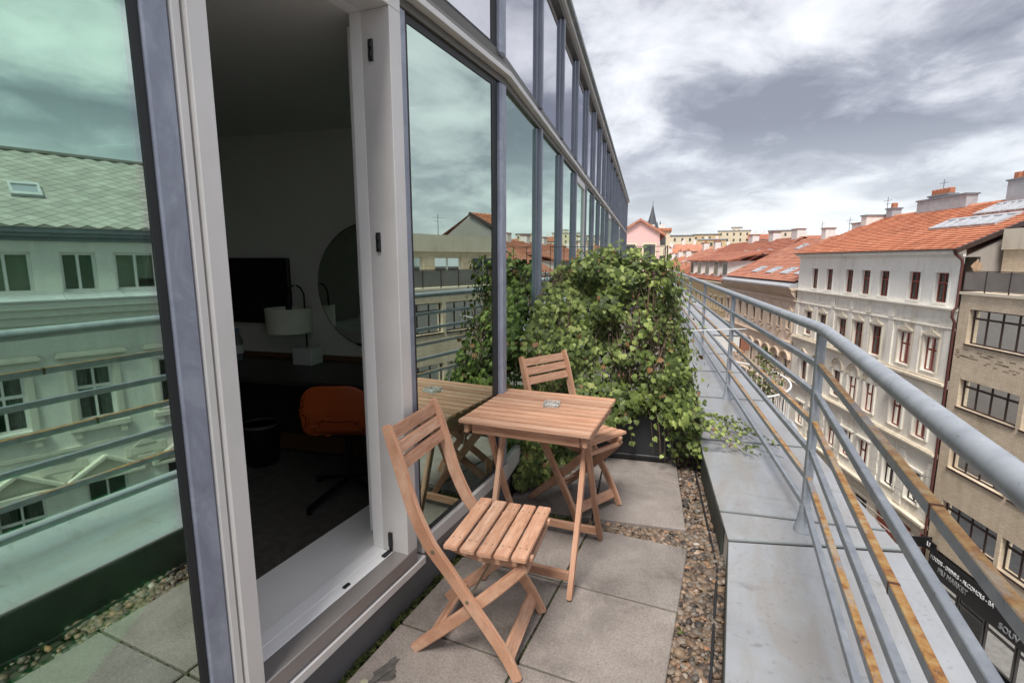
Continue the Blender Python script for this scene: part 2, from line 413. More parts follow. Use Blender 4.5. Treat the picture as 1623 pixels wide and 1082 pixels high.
def obj(name, me, parent=None, label=None):
    o = bpy.data.objects.new(name, me); COL.objects.link(o)
    if parent: o.parent = parent
    if label: o['label'] = label
    return o
def tag(o, label, cat, group=None):
    o['label'] = label; o['category'] = cat
    if group: o['group'] = group
    return o
def thing(name, label, cat, loc=(0, 0, 0), rz=0.0, group=None):
    o = bpy.data.objects.new(name, None); COL.objects.link(o)
    o.location = loc; o.rotation_euler = (0, 0, rz); o.empty_display_size = 0.2
    return tag(o, label, cat, group)
def struct(o): o['kind'] = 'structure'; return o
def copy_tree(o, parent=None):
    c = o.copy(); COL.objects.link(c)
    if parent: c.parent = parent
    for ch in list(o.children): copy_tree(ch, c)
    return c
def box(name, mat, parent, x0, x1, y0, y1, z0, z1, bevel=0, off=(0, 0, 0), label=None):
    return MB(off).box(x0, x1, y0, y1, z0, z1).build(name, mat, parent, bevel, label=label)

# ---------------------------------------------------------------- layout (metres; Y runs along the near glazing)
A2 = R(8.85)                                   # the terrace bends by this angle
D2 = Vector((-math.sin(A2), math.cos(A2), 0)); N2 = Vector((math.cos(A2), math.sin(A2), 0))
K2 = Vector((-1.15, 2.50, 0))                  # the bend in the glazing
XG = -1.15                                     # near glass plane
ZC = 0.16                                      # top of the parapet coping
ZS = -18.0                                     # street level
def seg2(s, v, z=0.0): return K2 + D2 * s + N2 * v + Vector((0, 0, z))

# ---------------------------------------------------------------- our building: glazed front
B = thing('glass_fronted_building', 'long glass fronted building with dark mullions and an open terrace door', 'building', (XG, 0, ZS))
BO = (XG, 0, ZS)
# body below and behind
MB(BO).box(-7.5, XG - 0.06, -9, 2.9, ZS, -0.12).box(-1.2, 0.74, -9, 2.45, ZS, -0.12).build('wall', plain('own_render', (0.62, 0.60, 0.56), 0.85, 0, 0.06, 2), B)
MB(BO).box(XG - 0.055, XG - 0.02, -4, 0.05, -0.12, 0.158).box(XG - 0.055, XG - 0.02, 0.05, 2.51, -0.12, 0.158).build('plinth', 'plinth', B)
ZT0, ZT1, ZR = 2.30, 2.42, 3.42
def pane(y0, y1, z0, z1, mat='facade_glass', par=B):
    o = MB(BO).box(XG - 0.008, XG, y0, y1, z0, z1).build('pane', mat, par); return o
def nwindow(y0, y1, z0, z1, mat='facade_glass'):
    """fixed light: dark gasket frame, glass"""
    fr = MB(BO)
    for a in ((y0, y0 + 0.018, z0, z1), (y1 - 0.018, y1, z0, z1)): fr.box(XG - 0.03, XG + 0.004, *a)
    fr.box(XG - 0.03, XG + 0.004, y0 + 0.018, y1 - 0.018, z0, z0 + 0.016).box(XG - 0.03, XG + 0.004, y0 + 0.018, y1 - 0.018, z1 - 0.03, z1)
    o = fr.build('window', 'rubber', B)
    MB(BO).box(XG - 0.008, XG, y0 + 0.018, y1 - 0.018, z0 + 0.016, z1 - 0.03).build('pane', mat, o)
    return o
# lower lights
nwindow(-1.55, 0.722, 0.265, ZT0)
nwindow(-3.6, -1.66, 0.265, ZT0)
nwindow(1.652, 2.395, 0.265, ZT0)
# upper lights
for a, b in ((-3.6, -1.66), (-1.55, 0.722), (0.782, 1.595), (1.652, 2.395)): nwindow(a, b, ZT1 + 0.03, ZR - 0.10, 'upper_glass')
# mullions: broad blue-grey smeared covers by the door, a slim double one at the bend
def nmull(name, mat, y0, y1, z0, z1, proud=0.012, bevel=0.004):
    return MB(BO).box(XG - 0.05, XG + proud, y0, y1, z0, z1).build(name, mat, B, bevel)
nmull('mullion', 'blue_metal', 0.7235, 0.781, 0.19, ZT0 + 0.0)
nmull('mullion', 'blue_metal', 1.597, 1.651, 0.26, ZT0 + 0.0)
nmull('mullion', 'blue_metal', -1.659, -1.551, 0.19, ZT0)
for a, b in ((0.7235, 0.781), (1.597, 1.651), (-1.659, -1.551)): nmull('mullion', 'mullion', a, b, ZT1 + 0.002, ZR - 0.07)
for z0, z1 in ((0.266, ZT0 - 0.001), (ZT1 + 0.002, ZR - 0.07)):
    nmull('mullion', 'rubber', 2.396, 2.432, z0, z1, 0.006)
    nmull('mullion', 'blue_metal', 2.433, 2.500, z0, z1, 0.03, 0.012)
# bottom rail under the fixed lights, transom, eaves
MB(BO).box(XG - 0.05, XG + 0.02, 1.652, 2.52, 0.195, 0.262).build('bottom_rail', 'aluminium', B, 0.006)
MB(BO).box(XG - 0.05, XG + 0.014, 1.652, 2.518, 0.160, 0.193).build('bottom_rail', 'aluminium_dark', B, 0.003)
MB(BO).box(XG - 0.05, XG + 0.02, -3.7, 0.722, 0.160, 0.262).build('bottom_rail', 'aluminium', B, 0.006)
def transom(mk):
    mk(0.000, 0.016, ZT0 + 0.001, ZT0 + 0.034, 'olive_metal')
    mk(0.000, 0.050, ZT0 + 0.035, ZT0 + 0.060, 'aluminium')
    mk(0.000, 0.030, ZT0 + 0.061, ZT0 + 0.092, 'aluminium_dark')
    mk(0.000, 0.012, ZT0 + 0.093, ZT1 + 0.028, 'olive_metal')
transom(lambda a, b, z0, z1, m: MB(BO).box(XG - 0.05, XG + b, -4.0, 2.515, z0, z1).build('transom', m, B, 0.002))
MB(BO).box(XG - 0.05, XG + 0.03, -4, 2.515, ZR - 0.068, ZR - 0.03).build('eaves_rail', 'olive_metal', B)
MB(BO).box(XG - 0.05, XG + 0.06, -4, 2.52, ZR - 0.028, ZR + 0.01).build('eaves_rail', 'aluminium', B)
MB(BO).box(-6.0, XG + 0.09, -4, 2.60, ZR + 0.012, ZR + 0.05).build('roof', 'zinc_edge', B)

# ---- the door opening
fx = XG + 0.03
def fr(name, mat, x0, x1, y0, y1, z0, z1, bevel=0.003): return MB(BO).box(x0, x1, y0, y1, z0, z1).build(name, mat, B, bevel)
DF = MB(BO)
DF.box(XG - 0.09, fx - 0.012, 0.783, 0.8035, 0.165, 2.33)
DF.box(XG - 0.09, fx - 0.026, 0.8035, 0.8085, 0.165, 2.33)
DF.box(XG - 0.09, fx, 0.8085, 0.858, 0.262, 2.265)
DF.box(XG - 0.09, fx, 1.531, 1.5955, 0.262, 2.265)
DF.box(XG - 0.09, fx, 0.8085, 1.5955, 2.265, 2.330)
dfo = DF.build('door_frame', 'aluminium', B, 0.002)
MB(BO).box(XG - 0.09, fx, 0.8085, 1.5955, 0.205, 0.262).build('threshold', plain('aluminium_warm', (0.34, 0.315, 0.305), 0.4, 0.45, 0.06, 5), dfo, 0.003)
MB(BO).box(XG - 0.09, fx - 0.012, 0.8085, 1.5955, 0.197, 0.2045).build('groove', 'rubber', dfo)
MB(BO).box(XG - 0.09, fx + 0.004, 0.79, 1.652, 0.160, 0.1965).build('sill_nose', 'aluminium', dfo, 0.004)
# hinges and lock plates
for z in (1.45, 2.10):
    MB(BO).box(XG - 0.058, XG - 0.040, 1.522, 1.5305, z, z + 0.070).box(XG - 0.055, XG - 0.043, 1.5175, 1.5225, z + 0.012, z + 0.030).box(XG - 0.055, XG - 0.043, 1.5175, 1.5225, z + 0.042, z + 0.060).build('hinge', 'hinge_black', dfo, 0.0015)
MB(BO).box(XG - 0.058, XG - 0.040, 1.520, 1.5305, 0.285, 0.345).box(XG - 0.056, XG - 0.042, 1.522, 1.5305, 0.264, 0.2845).box(XG - 0.060, XG - 0.042, 1.478, 1.5215, 0.2635, 0.272).build('hinge', 'hinge_black', dfo, 0.002)
MB(BO).box(XG - 0.066, XG - 0.052, 1.265, 1.295, 0.2635, 0.269).build('lock_plate', 'hinge_black', dfo, 0.001)
MB(BO).box(XG - 0.070, XG - 0.045, 0.86, 0.90, 0.2635, 0.272).build('lock_plate', 'aluminium_dark', dfo, 0.001)
# white inner sill and deep step down into the room, jamb lining
MB(BO).box(-1.295, XG - 0.091, 0.80, 1.60, 0.20, 0.2625).box(-1.24, XG - 0.04, 0.859, 1.53, 0.255, 0.2632).build('inner_sill', 'white_paint', dfo, 0.002)
MB(BO).box(-1.56, -1.297, 0.62, 2.05, 0.02, 0.250).build('step', 'reveal_white', B, 0.004)
MB(BO).box(-1.292, XG - 0.091, 1.5325, 1.60, 0.263, 2.30).build('jamb_lining', 'reveal_white', dfo, 0.002)
MB(BO).box(-1.292, XG - 0.091, 0.79, 0.856, 0.263, 2.30).build('jamb_lining', 'reveal_white', dfo, 0.002)
MB(BO).box(-1.292, XG - 0.091, 0.857, 1.532, 2.267, 2.30).build('jamb_lining', 'reveal_white', dfo, 0.002)
# the door leaf, swung right round into the room behind the next window
leaf = bpy.data.objects.new('door_leaf', None); COL.objects.link(leaf); leaf.parent = B
leaf.location = (-1.31 - XG, 1.62, 0.27 - ZS); leaf.rotation_euler = (0, 0, R(12))
lf = MB()
lf.box(-0.06, 0, 0, 0.075, 0, 2.0).box(-0.06, 0, 0.585, 0.66, 0, 2.0).box(-0.06, 0, 0.075, 0.585, 0, 0.09).box(-0.06, 0, 0.075, 0.585, 1.92, 2.0)
lf.build('stile', 'reveal_white', leaf, 0.003)
MB().box(-0.035, -0.027, 0.075, 0.585, 0.09, 1.92).build('pane', 'clear_glass', leaf)
MB().box(0.0, 0.03, 0.61, 0.63, 0.95, 0.97).box(0.025, 0.04, 0.50, 0.635, 0.945, 0.975).build('handle', 'aluminium', leaf, 0.003)

# ---- second stretch of glazing, beyond the bend
B2 = bpy.data.objects.new('far_glazing', None); COL.objects.link(B2); B2.parent = B
B2.location = (K2.x - XG, K2.y, -ZS); B2.rotation_euler = (0, 0, A2)
NB, PIT = 18, 0.892
LEN = NB * PIT
for i in range(NB):
    y0, y1 = i * PIT + (0.03 if i == 0 else 0.022), (i + 1) * PIT - 0.045
    for z0, z1, m in ((0.265, ZT0 - 0.002, 'facade_glass'), (ZT1 + 0.03, ZR - 0.07, 'upper_glass')):
        MB().box(-0.008, 0, y0, y1, z0, z1).build('pane', m, B2)
    ym = (i + 1) * PIT
    for z0, z1 in ((0.2, ZT0 - 0.001), (ZT1 + 0.002, ZR - 0.07)):
        MB().box(-0.05, 0.006, ym - 0.045, ym - 0.018, z0, z1).box(-0.05, 0.034, ym - 0.0178, ym + 0.022, z0, z1).build('mullion', 'mullion', B2, 0.006)
    if i in (3, 8, 12):        # opening lights have a lighter sash frame
        MB().box(-0.01, 0.018, y0 + .002, y0 + 0.06, 0.27, ZT0 - 0.003).box(-0.01, 0.018, y1 - 0.06, y1 - .002, 0.27, ZT0 - 0.003).box(-0.01, 0.018, y0 + 0.06, y1 - 0.06, ZT0 - 0.07, ZT0 - 0.003).build('sash', 'aluminium', B2, 0.003)
transom(lambda a, b, z0, z1, m: MB().box(-0.05, b, -0.003, LEN + 0.05, z0, z1).build('transom', m, B2))
MB().box(-0.05, 0.03, -0.003, LEN + 0.05, ZR - 0.068, ZR - 0.03).build('eaves_rail', 'olive_metal', B2)
MB().box(-0.05, 0.06, -0.003, LEN + 0.06, ZR - 0.028, ZR + 0.01).build('eaves_rail', 'aluminium', B2)
MB().box(-5.0, 0.09, 0, LEN + 0.08, ZR + 0.0125, ZR + 0.05).build('roof', 'zinc_edge', B2)
MB().box(-0.05, 0.02, 0.003, LEN + 0.05, 0.162, 0.262).build('bottom_rail', 'aluminium', B2)
MB().box(-0.05, -0.02, 0.0, LEN + 0.05, -0.12, 0.16).build('plinth', 'plinth', B2)
MB().box(-5.0, -0.06, 0.5, LEN, -0.12, 0.02).box(-5.0, 0.0, LEN + 0.051, LEN + 0.3, -18, ZR).build('wall', 'own_render', B2)
MB().box(-5.0, 1.88, 0.5, LEN + 30, -18.0, -0.13).build('wall', 'own_render', B2)
# back walls so that daylight does not flood the rooms behind the glass
MB().box(-3.2, -3.1, 0.9, LEN + 0.2, -0.05, ZR).build('wall', 'own_render', B2)

# sheer curtains behind the fixed lights
k = NT('sheer'); v = k.pos(); k.color(k.ramp(k.noise(v, 3, 3), [(0.3, (0.78, 0.79, 0.76)), (0.7, (0.88, 0.88, 0.85))])); k.set(Roughness=0.9)
tp = k.new('ShaderNodeBsdfTransparent'); tl = k.new('ShaderNodeBsdfTranslucent'); tl.inputs[0].default_value = (.75, .75, .72, 1)
m1 = k.new('ShaderNodeMixShader'); m1.inputs[0].default_value = .35; k.l.new(k.b.outputs[0], m1.inputs[1]); k.l.new(tl.outputs[0], m1.inputs[2])
m2 = k.new('ShaderNodeMixShader'); m2.inputs[0].default_value = .45; k.l.new(m1.outputs[0], m2.inputs[1]); k.l.new(tp.outputs[0], m2.inputs[2]); k.l.new(m2.outputs[0], k.out.inputs[0]); MATS['sheer'] = k.m
def curtain(label, p0, p1, z0, z1, mat='sheer', amp=0.035, waves=9):
    p0, p1 = Vector(p0), Vector(p1); d = (p1 - p0); L = d.length; d.normalize(); nrm = Vector((-d.y, d.x, 0))
    m = MB(p0); n = 90; prev = None; ph = random.random() * 6
    for i in range(n + 1):
        u = i / n; w = math.sin(u * waves * 2 * math.pi + ph) * amp + math.sin(u * waves * 4.7 + ph * 2) * amp * 0.5
        a = p0 + d * (u * L) + nrm * w; b = p0 + d * (u * L) + nrm * w * 0.7
        cur = ((a.x, a.y, z0), (b.x, b.y, z1))
        if prev: m.quad(prev[0], cur[0], cur[1], prev[1])
        prev = cur
    o = m.build('curtain', mat, None, smooth=True); o.location = p0
    return tag(o, label, 'curtain')
curtain('pale sheer curtain behind the wide window beside the door', (XG - 0.20, -1.5, 0), (XG - 0.20, 0.74, 0), 0.025, 2.27)
curtain('pale sheer curtain behind the window between door and bend', (XG - 0.20, 1.74, 0), (XG - 0.20, 2.50, 0), 0.24, 2.26, waves=4)
curtain('long pale sheer curtain behind the glazing past the ivy', seg2(0.75, -0.25), seg2(LEN - 0.2, -0.25), 0.24, 2.32, waves=60)
# ---------------------------------------------------------------- the hotel room behind the door
plain('carpet', (0.16, 0.145, 0.13), 0.95, 0, 0.25, 25, 0.4)
plain('room_paint', (0.82, 0.78, 0.73), 0.85, 0, 0.03, 2)
plain('room_ceiling', (0.72, 0.71, 0.68), 0.9, 0, 0.03, 2)
plain('desk_dark', (0.05, 0.043, 0.038), 0.42, 0, 0.2, 8)
plain('tv_black', (0.006, 0.006, 0.007), 0.25)
plain('oak_strip', (0.20, 0.10, 0.045), 0.5)
plain('lamp_cloth', (0.82, 0.79, 0.68), 0.85, 0, 0.04, 10)
plain('lamp_base', (0.70, 0.69, 0.66), 0.5)
plain('orange_shell', (0.52, 0.095, 0.022), 0.38, 0, 0.06, 4)
plain('bin_black', (0.012, 0.012, 0.012), 0.3)
plain('linen', (0.85, 0.85, 0.84), 0.85, 0, 0.05, 8)
plain('headboard', (0.03, 0.026, 0.024), 0.6)
plain('bottle_blue', (0.10, 0.22, 0.42), 0.3)
plain('paper_white', (0.70, 0.70, 0.68), 0.7)
FZ = 0.02
room = [(-5.4, -2.2), (-1.30, -2.2), (-1.30, 2.93), (-5.4, 2.29)]
struct(MB().prism(room, 'z', -0.05, FZ).build('room_floor', 'carpet'))
struct(MB().prism(room, 'z', 2.275, 2.33).build('room_ceiling', 'room_ceiling'))
# partition carrying television, desk and mirror: square to the bent glazing
WO = Vector((-2.8, 2.70, 0))
wall = MB(WO).prism([(-5.4, 2.295), (-1.32, 2.930), (-1.32, 3.05), (-5.4, 2.415)], 'z', FZ + 0.001, 2.274).build('room_wall', 'room_paint'); wall.location = WO; struct(wall)
struct(MB().box(-5.5, -5.4, -2.3, 2.4, FZ + .001, 2.274).build('room_wall', 'room_paint'))
struct(MB().box(-5.4, -1.25, -2.3, -2.2, FZ + .001, 2.274).build('room_wall', 'room_paint'))
CE = math.cos(A2), math.sin(A2)
def wl_(u, w, z=0.0):
    """u along the partition (+ towards the window), w out from it into the room"""
    return Vector((WO.x + CE[0] * u + CE[1] * w, WO.y + CE[1] * u - CE[0] * w, z))
def wthing(name, label, cat, u, w, z): return thing(name, label, cat, wl_(u, w, z), A2)
# local axes in these things: x along the wall towards the window, y into the wall
t = wthing('television', 'black flat television on the wall above the dark desk', 'television', -0.37, 0.0, 1.075)
MB().box(-0.50, 0.30, -0.055, -0.02, -0.10, 0.362).build('casing', 'tv_black', t, 0.006)
MB().box(-0.49, 0.29, -0.0585, -0.056, -0.085, 0.352).build('screen', plain('tv_screen', (0.004, 0.004, 0.005), 0.12), t)
MB().box(-0.2, 0.1, -0.02, -0.001, 0.05, 0.25).build('bracket', 'tv_black', t)
t = wthing('desk', 'long dark wall desk with a thin orange brown back strip', 'desk', 0.2, 0.0, FZ)
MB().box(-1.9, 1.30, -0.62, -0.002, 0.67, 0.70).build('desktop', 'desk_dark', t, 0.004)
MB().box(-1.9, 1.30, -0.022, -0.002, 0.7005, 0.735).build('back_strip', 'oak_strip', t)
MB().box(-1.9, -0.75, -0.58, -0.03, 0.12, 0.669).build('drawer_unit', 'desk_dark', t, 0.004)
MB().box(1.26, 1.30, -0.58, -0.03, 0, 0.669).build('leg', 'desk_dark', t)
MB().box(-0.75, 1.26, -0.05, -0.03, 0.0, 0.66).build('back_panel', 'desk_dark', t)
MB().box(-0.75, 1.26, -0.054, -0.0505, 0.02, 0.14).build('skirting', 'oak_strip', t)
t = wthing('desk_lamp', 'desk lamp with cream drum shade on an arched stem and white block foot', 'lamp', 0.13, 0.16, 0.70 + FZ)
MB().box(-0.075, 0.075, -0.065, 0.065, 0.0, 0.115).build('foot', 'lamp_base', t, 0.006)
arc = [(0.0, 0, 0.115), (0.0, 0, 0.45)] + [(-0.065 + 0.065 * math.cos(a), 0, 0.45 + 0.085 * math.sin(a)) for a in (R(q) for q in range(15, 181, 15))] + [(-0.13, 0, 0.36)]
MB().tube(arc, 0.006, 8).build('stem', 'bin_black', t, smooth=True)
MB().lathe([(0.148, 0.215), (0.150, 0.38), (0.146, 0.38), (0.144, 0.215)], (-0.13, 0, 0), 32).build('lamp_shade', 'lamp_cloth', t, smooth=True)
t = wthing('wall_mirror', 'large round wall mirror above the desk reflecting the bed', 'mirror', 0.57, 0.0, 1.245)
k = NT('mirror'); k.color(k.ramp(k.noise(k.pos(), 2, 2), [(0.3, (0.83, 0.83, 0.82)), (0.7, (0.86, 0.86, 0.85))])); k.set(Roughness=0.02, Metallic=1.0); MATS['mirror'] = k.m
def disc(name, mat, par, r, y0, y1):
    pts = [(r * math.cos(2 * math.pi * i / 64), r * math.sin(2 * math.pi * i / 64)) for i in range(64)]
    return MB().prism(pts, 'y', y0, y1).build(name, mat, par)
disc('rim', 'bin_black', t, 0.428, -0.02, -0.002); disc('mirror_glass', 'mirror', t, 0.420, -0.026, -0.0205)
# orange shell swivel chair
t = thing('swivel_chair', 'orange shell desk chair on a black four star foot', 'chair', (-2.06, 2.27, FZ), R(116))
t.scale = (.92, .88, .93)
sh = MB(); n = 12; prev = None
def shell(a, b):       # a across -1..1, b 0..1 from seat front up to backrest top
    prof = [(0.22, 0.44), (0.20, 0.455), (0.05, 0.44), (-0.12, 0.44), (-0.19, 0.48), (-0.225, 0.56), (-0.245, 0.68), (-0.265, 0.79)]
    q = b * (len(prof) - 1); i = min(int(q), len(prof) - 2); f = q - i
    x = prof[i][0] * (1 - f) + prof[i + 1][0] * f; z = prof[i][1] * (1 - f) + prof[i + 1][1] * f
    w = 0.205 + 0.03 * min(1, max(0, (b - .3) / .4)) - 0.03 * max(0, (b - 0.75) / 0.25) ** 2
    up = 0.020 * abs(a) ** 3 * (1 - b); fw = 0.03 * a * a * max(0, b - 0.45) * 1.6
    return (x + fw, a * w, z + up - 0.07 * abs(a) ** 5 * max(0, (b - .6) / .4))
for i in range(n):
    for j in range(14):
        g = lambda ii, jj: shell(ii / n * 2 - 1, jj / 14)
        sh.quad(g(i, j), g(i + 1, j), g(i + 1, j + 1), g(i, j + 1))
me = sh.mesh('shell', 'orange_shell', 0, True); bmx = bmesh.new(); bmx.from_mesh(me); bmesh.ops.remove_doubles(bmx, verts=bmx.verts, dist=1e-4); bmx.to_mesh(me); bmx.free()
so = obj('shell', me, t); md = so.modifiers.new('s', 'SOLIDIFY'); md.thickness = 0.016; ms = so.modifiers.new('f', 'SUBSURF'); ms.levels = 2; ms.render_levels = 2
MB().lathe([(0.022, 0.10), (0.022, 0.43), (0.09, 0.432), (0.09, 0.438)], (0, 0, 0), 16).build('column', 'bin_black', t)
for q in range(4):
    a = R(45 + 90 * q + 12); c, s_ = math.cos(a), math.sin(a)
    MB().bar((0, 0, 0.12), (0.34 * c, 0.34 * s_, 0.035), 0.03, 0.022).box(0.34 * c - 0.015, 0.34 * c + 0.015, 0.34 * s_ - 0.015, 0.34 * s_ + 0.015, 0.0, 0.045).build('leg', 'bin_black', t, 0.003)
t = thing('waste_bin', 'black cylindrical waste bin under the dark desk', 'bin', wl_(-0.20, 0.28, FZ))
MB().lathe([(0.10, 0), (0.112, 0.02), (0.118, 0.28), (0.112, 0.28), (0.10, 0.03)], n=24).build('body', 'bin_black', t, smooth=True)
MB().lathe([(0.119, 0.272), (0.121, 0.29), (0.113, 0.29), (0.112, 0.272)], n=24).build('rim', 'aluminium_dark', t, smooth=True)
for i, (u, w, lab) in enumerate(((-0.43, 0.17, 'clear water bottle with blue cap standing nearest the lamp on the desk'), (-0.53, 0.13, 'clear water bottle with blue cap farther from the lamp on the desk'))):
    t = wthing('water_bottle', lab, 'bottle', u, w, 0.70 + FZ); t['group'] = 'water bottles on the desk'
    MB().lathe([(0.03, 0), (0.032, 0.02), (0.032, 0.14), (0.014, 0.185), (0.013, 0.205)], n=16).build('body', plain('bottle_pet%d' % i, (0.16, 0.18, 0.19), 0.1), t, smooth=True)
    MB().lathe([(0.0145, 0.20), (0.0145, 0.225), (0.010, 0.228)], n=14).build('cap', 'bottle_blue', t, smooth=True)
    MB().lathe([(0.0325, 0.05), (0.0325, 0.11)], n=16).build('wrapper', 'paper_white', t)
t = wthing('tent_card', 'small white folded card in front of the water bottles', 'card', -0.47, 0.24, 0.70 + FZ)
MB().bar((0, -0.02, 0), (0, 0.0, 0.09), 0.10, 0.002, (0, 1, 0)).bar((0, 0.02, 0), (0, 0.0, 0.09), 0.10, 0.002, (0, 1, 0)).build('card_face', 'paper_white', t)
# the bed across the room, seen in the round mirror
t = thing('bed', 'bed with rumpled white linen and dark headboard seen in the mirror', 'bed', (-3.3, -1.3, FZ))
MB().box(-0.85, 0.85, -0.85, 1.15, 0.02, 0.34).build('frame', 'headboard', t, 0.01)
dv = MB(); nn = 40
def hgt(x, y):
    return 0.52 + 0.035 * math.sin(x * 9 + 2 * math.sin(y * 5)) + 0.03 * math.sin(y * 11 + x * 6) + 0.02 * math.sin(x * 23 + y * 17)
for i in range(nn):
    for j in range(nn):
        P = lambda a, b: (-0.86 + 1.72 * a / nn, -0.84 + 1.98 * b / nn, hgt(a / nn * 1.7, b / nn * 2) if 0 < a < nn and 0 < b < nn else 0.3)
        dv.quad(P(i, j), P(i + 1, j), P(i + 1, j + 1), P(i, j + 1))
dv.build('duvet', 'linen', t, smooth=True)
for x in (-0.42, 0.42):
    pl = MB().box(x - 0.36, x + 0.36, -0.80, -0.40, 0.50, 0.70).build('pillow', 'linen', t, 0.08, True, 4)
MB().box(-0.95, 0.95, -0.93, -0.86, 0.02, 1.05).build('headboard', 'headboard', t, 0.01)
tag(MB((-3.2, -2.19, 1.3)).box(-3.5, -2.9, -2.195, -2.17, 1.3, 1.9).build('framed_picture', 'paper_white'), 'small framed picture over the bed seen in the mirror', 'picture').location = (-3.2, -2.19, 1.3)

# ---------------------------------------------------------------- terrace floor
tf = struct(MB().prism([(-1.2, -4), (0.06, -4), (0.06, 2.35), tuple(seg2(0.1, 1.18))[:2], tuple(seg2(30, 1.18))[:2], tuple(seg2(30, -0.05))[:2], tuple(seg2(0, -0.03))[:2]], 'z', -0.12, -0.055).build('terrace_floor', 'soil'))
SL, GAP = 0.505, 0.010
def slab_mesh(w, h, ex=0.0):
    m = MB().box(-w / 2, w / 2, -h / 2, h / 2, -0.045, 0.0).mesh('paving_slab', 'slab', 0.004)
    return m
sm = slab_mesh(SL - GAP, SL - GAP)
gx, gy = -0.629, 2.492
def slab(c, rz, me=sm):
    o = obj('paving_slab', me, tf); o.location = (c[0], c[1], random.uniform(-0.003, 0.0)); o.rotation_euler = (random.uniform(-.003, .003), random.uniform(-.003, .003), rz + random.uniform(-0.004, 0.004)); return o
for j in range(-8, 0):
    for i in (-1, 0): slab((gx + (i + 0.5) * SL, gy + (j + 0.5) * SL), 0)
# beyond the bend
c0 = Vector((-0.147, 2.672, 0))
for j in range(0, 22):
    for i in (0, 1):
        c = c0 - N2 * (0.253 + i * SL) + D2 * (0.253 + j * SL)
        slab(c, A2)

# loose pebbles: strip along the parapet, wedge at the bend, gap between the two paved runs
def ico(): 
    bm = bmesh.new(); bmesh.ops.create_icosphere(bm, subdivisions=2, radius=1.0); vs_ = [v.co.copy() for v in bm.verts]; fs = [tuple(v.index for v in f.verts) for f in bm.faces]; bm.free(); return vs_, fs
IV, IF = ico()
bm = bmesh.new(); bmesh.ops.create_icosphere(bm, subdivisions=1, radius=1.0); IV1 = [v.co.copy() for v in bm.verts]; IF1 = [tuple(v.index for v in f.verts) for f in bm.faces]; bm.free()
pv, pf = [], []
def pebble(p, r, near):
    V, F = (IV, IF) if near else (IV1, IF1)
    M = Matrix.Rotation(random.uniform(0, 6.3), 3, 'Z') @ Matrix.Rotation(random.uniform(-.5, .5), 3, 'X')
    sc = Vector((r * random.uniform(0.85, 1.35), r * random.uniform(0.7, 1.1), r * random.uniform(0.45, 0.8)))
    b = len(pv); w1, w2 = random.uniform(0, 6), random.uniform(0, 6)
    for v in V:
        q = v * (1 + 0.13 * math.sin(v.x * 3 + w1) + 0.10 * math.sin(v.y * 4 + v.z * 2 + w2))
        q = M @ Vector((q.x * sc.x, q.y * sc.y, q.z * sc.z)); pv.append((p[0] + q.x, p[1] + q.y, p[2] + q.z))
    for f in F: pf.append(tuple(b + i for i in f))
def inside_slabs(x, y):
    if y < gy - 0.002 and x < gx + SL - 0.004 and x > gx - SL: return True
    q = Vector((x, y, 0)) - c0; s, w = q.dot(D2), -q.dot(N2)
    return s > 0.002 and -0.004 < w < 2 * SL
cnt = 0
def scatter(n, f, near, zb=-0.045):
    for _ in range(n):
        x, y = f()
        if inside_slabs(x, y): continue
        r = random.choice((0.008, 0.010, 0.012, 0.014, 0.018)) * random.uniform(0.85, 1.2)
        pebble((x, y, zb + random.uniform(0.0, 0.028)), r, near)
scatter(2700, lambda: (random.uniform(-0.13, 0.045), random.uniform(0.95, 2.42)), True)
scatter(700, lambda: (random.uniform(-0.13, 0.045), random.uniform(-2.0, 0.95)), False)
scatter(2000, lambda: tuple((Vector((-0.66 + random.random() * 0.70, 2.40 + random.random() * 0.32, 0))))[:2], True)
def s2():
    q = c0 + N2 * random.uniform(0.0, 0.20) + D2 * random.uniform(-0.05, 1.5); return q.x, q.y
scatter(1900, s2, True)
def s3():
    q = c0 + N2 * random.uniform(0.0, 0.20) + D2 * random.uniform(1.5, 8); return q.x, q.y
scatter(900, s3, False)
me = bpy.data.meshes.new('gravel'); me.from_pydata(pv, [], pf); me.update()
for p in me.polygons: p.use_smooth = True
me.materials.append(MATS['pebble']); g = obj('gravel', me); g['kind'] = 'stuff'; g['label'] = 'brown and grey river pebbles between slabs and parapet'; g['category'] = 'gravel'

# moss and small weeds in the joints and along the plinth
pv, pf = [], []
def tuft(p, r):
    for _ in range(random.randint(4, 9)):
        a = random.uniform(0, 6.3); l = r * random.uniform(0.5, 1.3); w = l * 0.35; h = l * random.uniform(0.2, 0.9)
        d = Vector((math.cos(a), math.sin(a), 0)); e_ = Vector((-d.y, d.x, 0)); b = len(pv); p_ = Vector(p) + d * random.uniform(0, r * .6)
        pv.extend([tuple(p_ - e_ * w), tuple(p_ + e_ * w), tuple(p_ + d * l + Vector((0, 0, h)))]); pf.append((b, b + 1, b + 2))
for _ in range(420):
    y = random.uniform(0.7, 2.5); tuft((random.uniform(-1.168, -1.132), y, -0.03 + random.uniform(0, 0.02)), 0.012 if random.random() < .85 else 0.022)
for _ in range(330):
    if random.random() < .5: tuft((gx + random.uniform(-.004, .004), random.uniform(1.0, 2.49), -0.018), 0.008)
    else: tuft((random.uniform(-1.13, -0.13), gy - SL * random.choice((1, 2, 3)) + random.uniform(-.004, .004), -0.014), 0.009)
for _ in range(16): tuft((random.uniform(-.13, -.10), random.choice((1.05, 1.32, 1.9)) + random.gauss(0, .04), -0.02), 0.013)
for _ in range(70): tuft((random.uniform(-1.16, -0.7), 2.50 + random.uniform(0, .06), -0.02), 0.02)
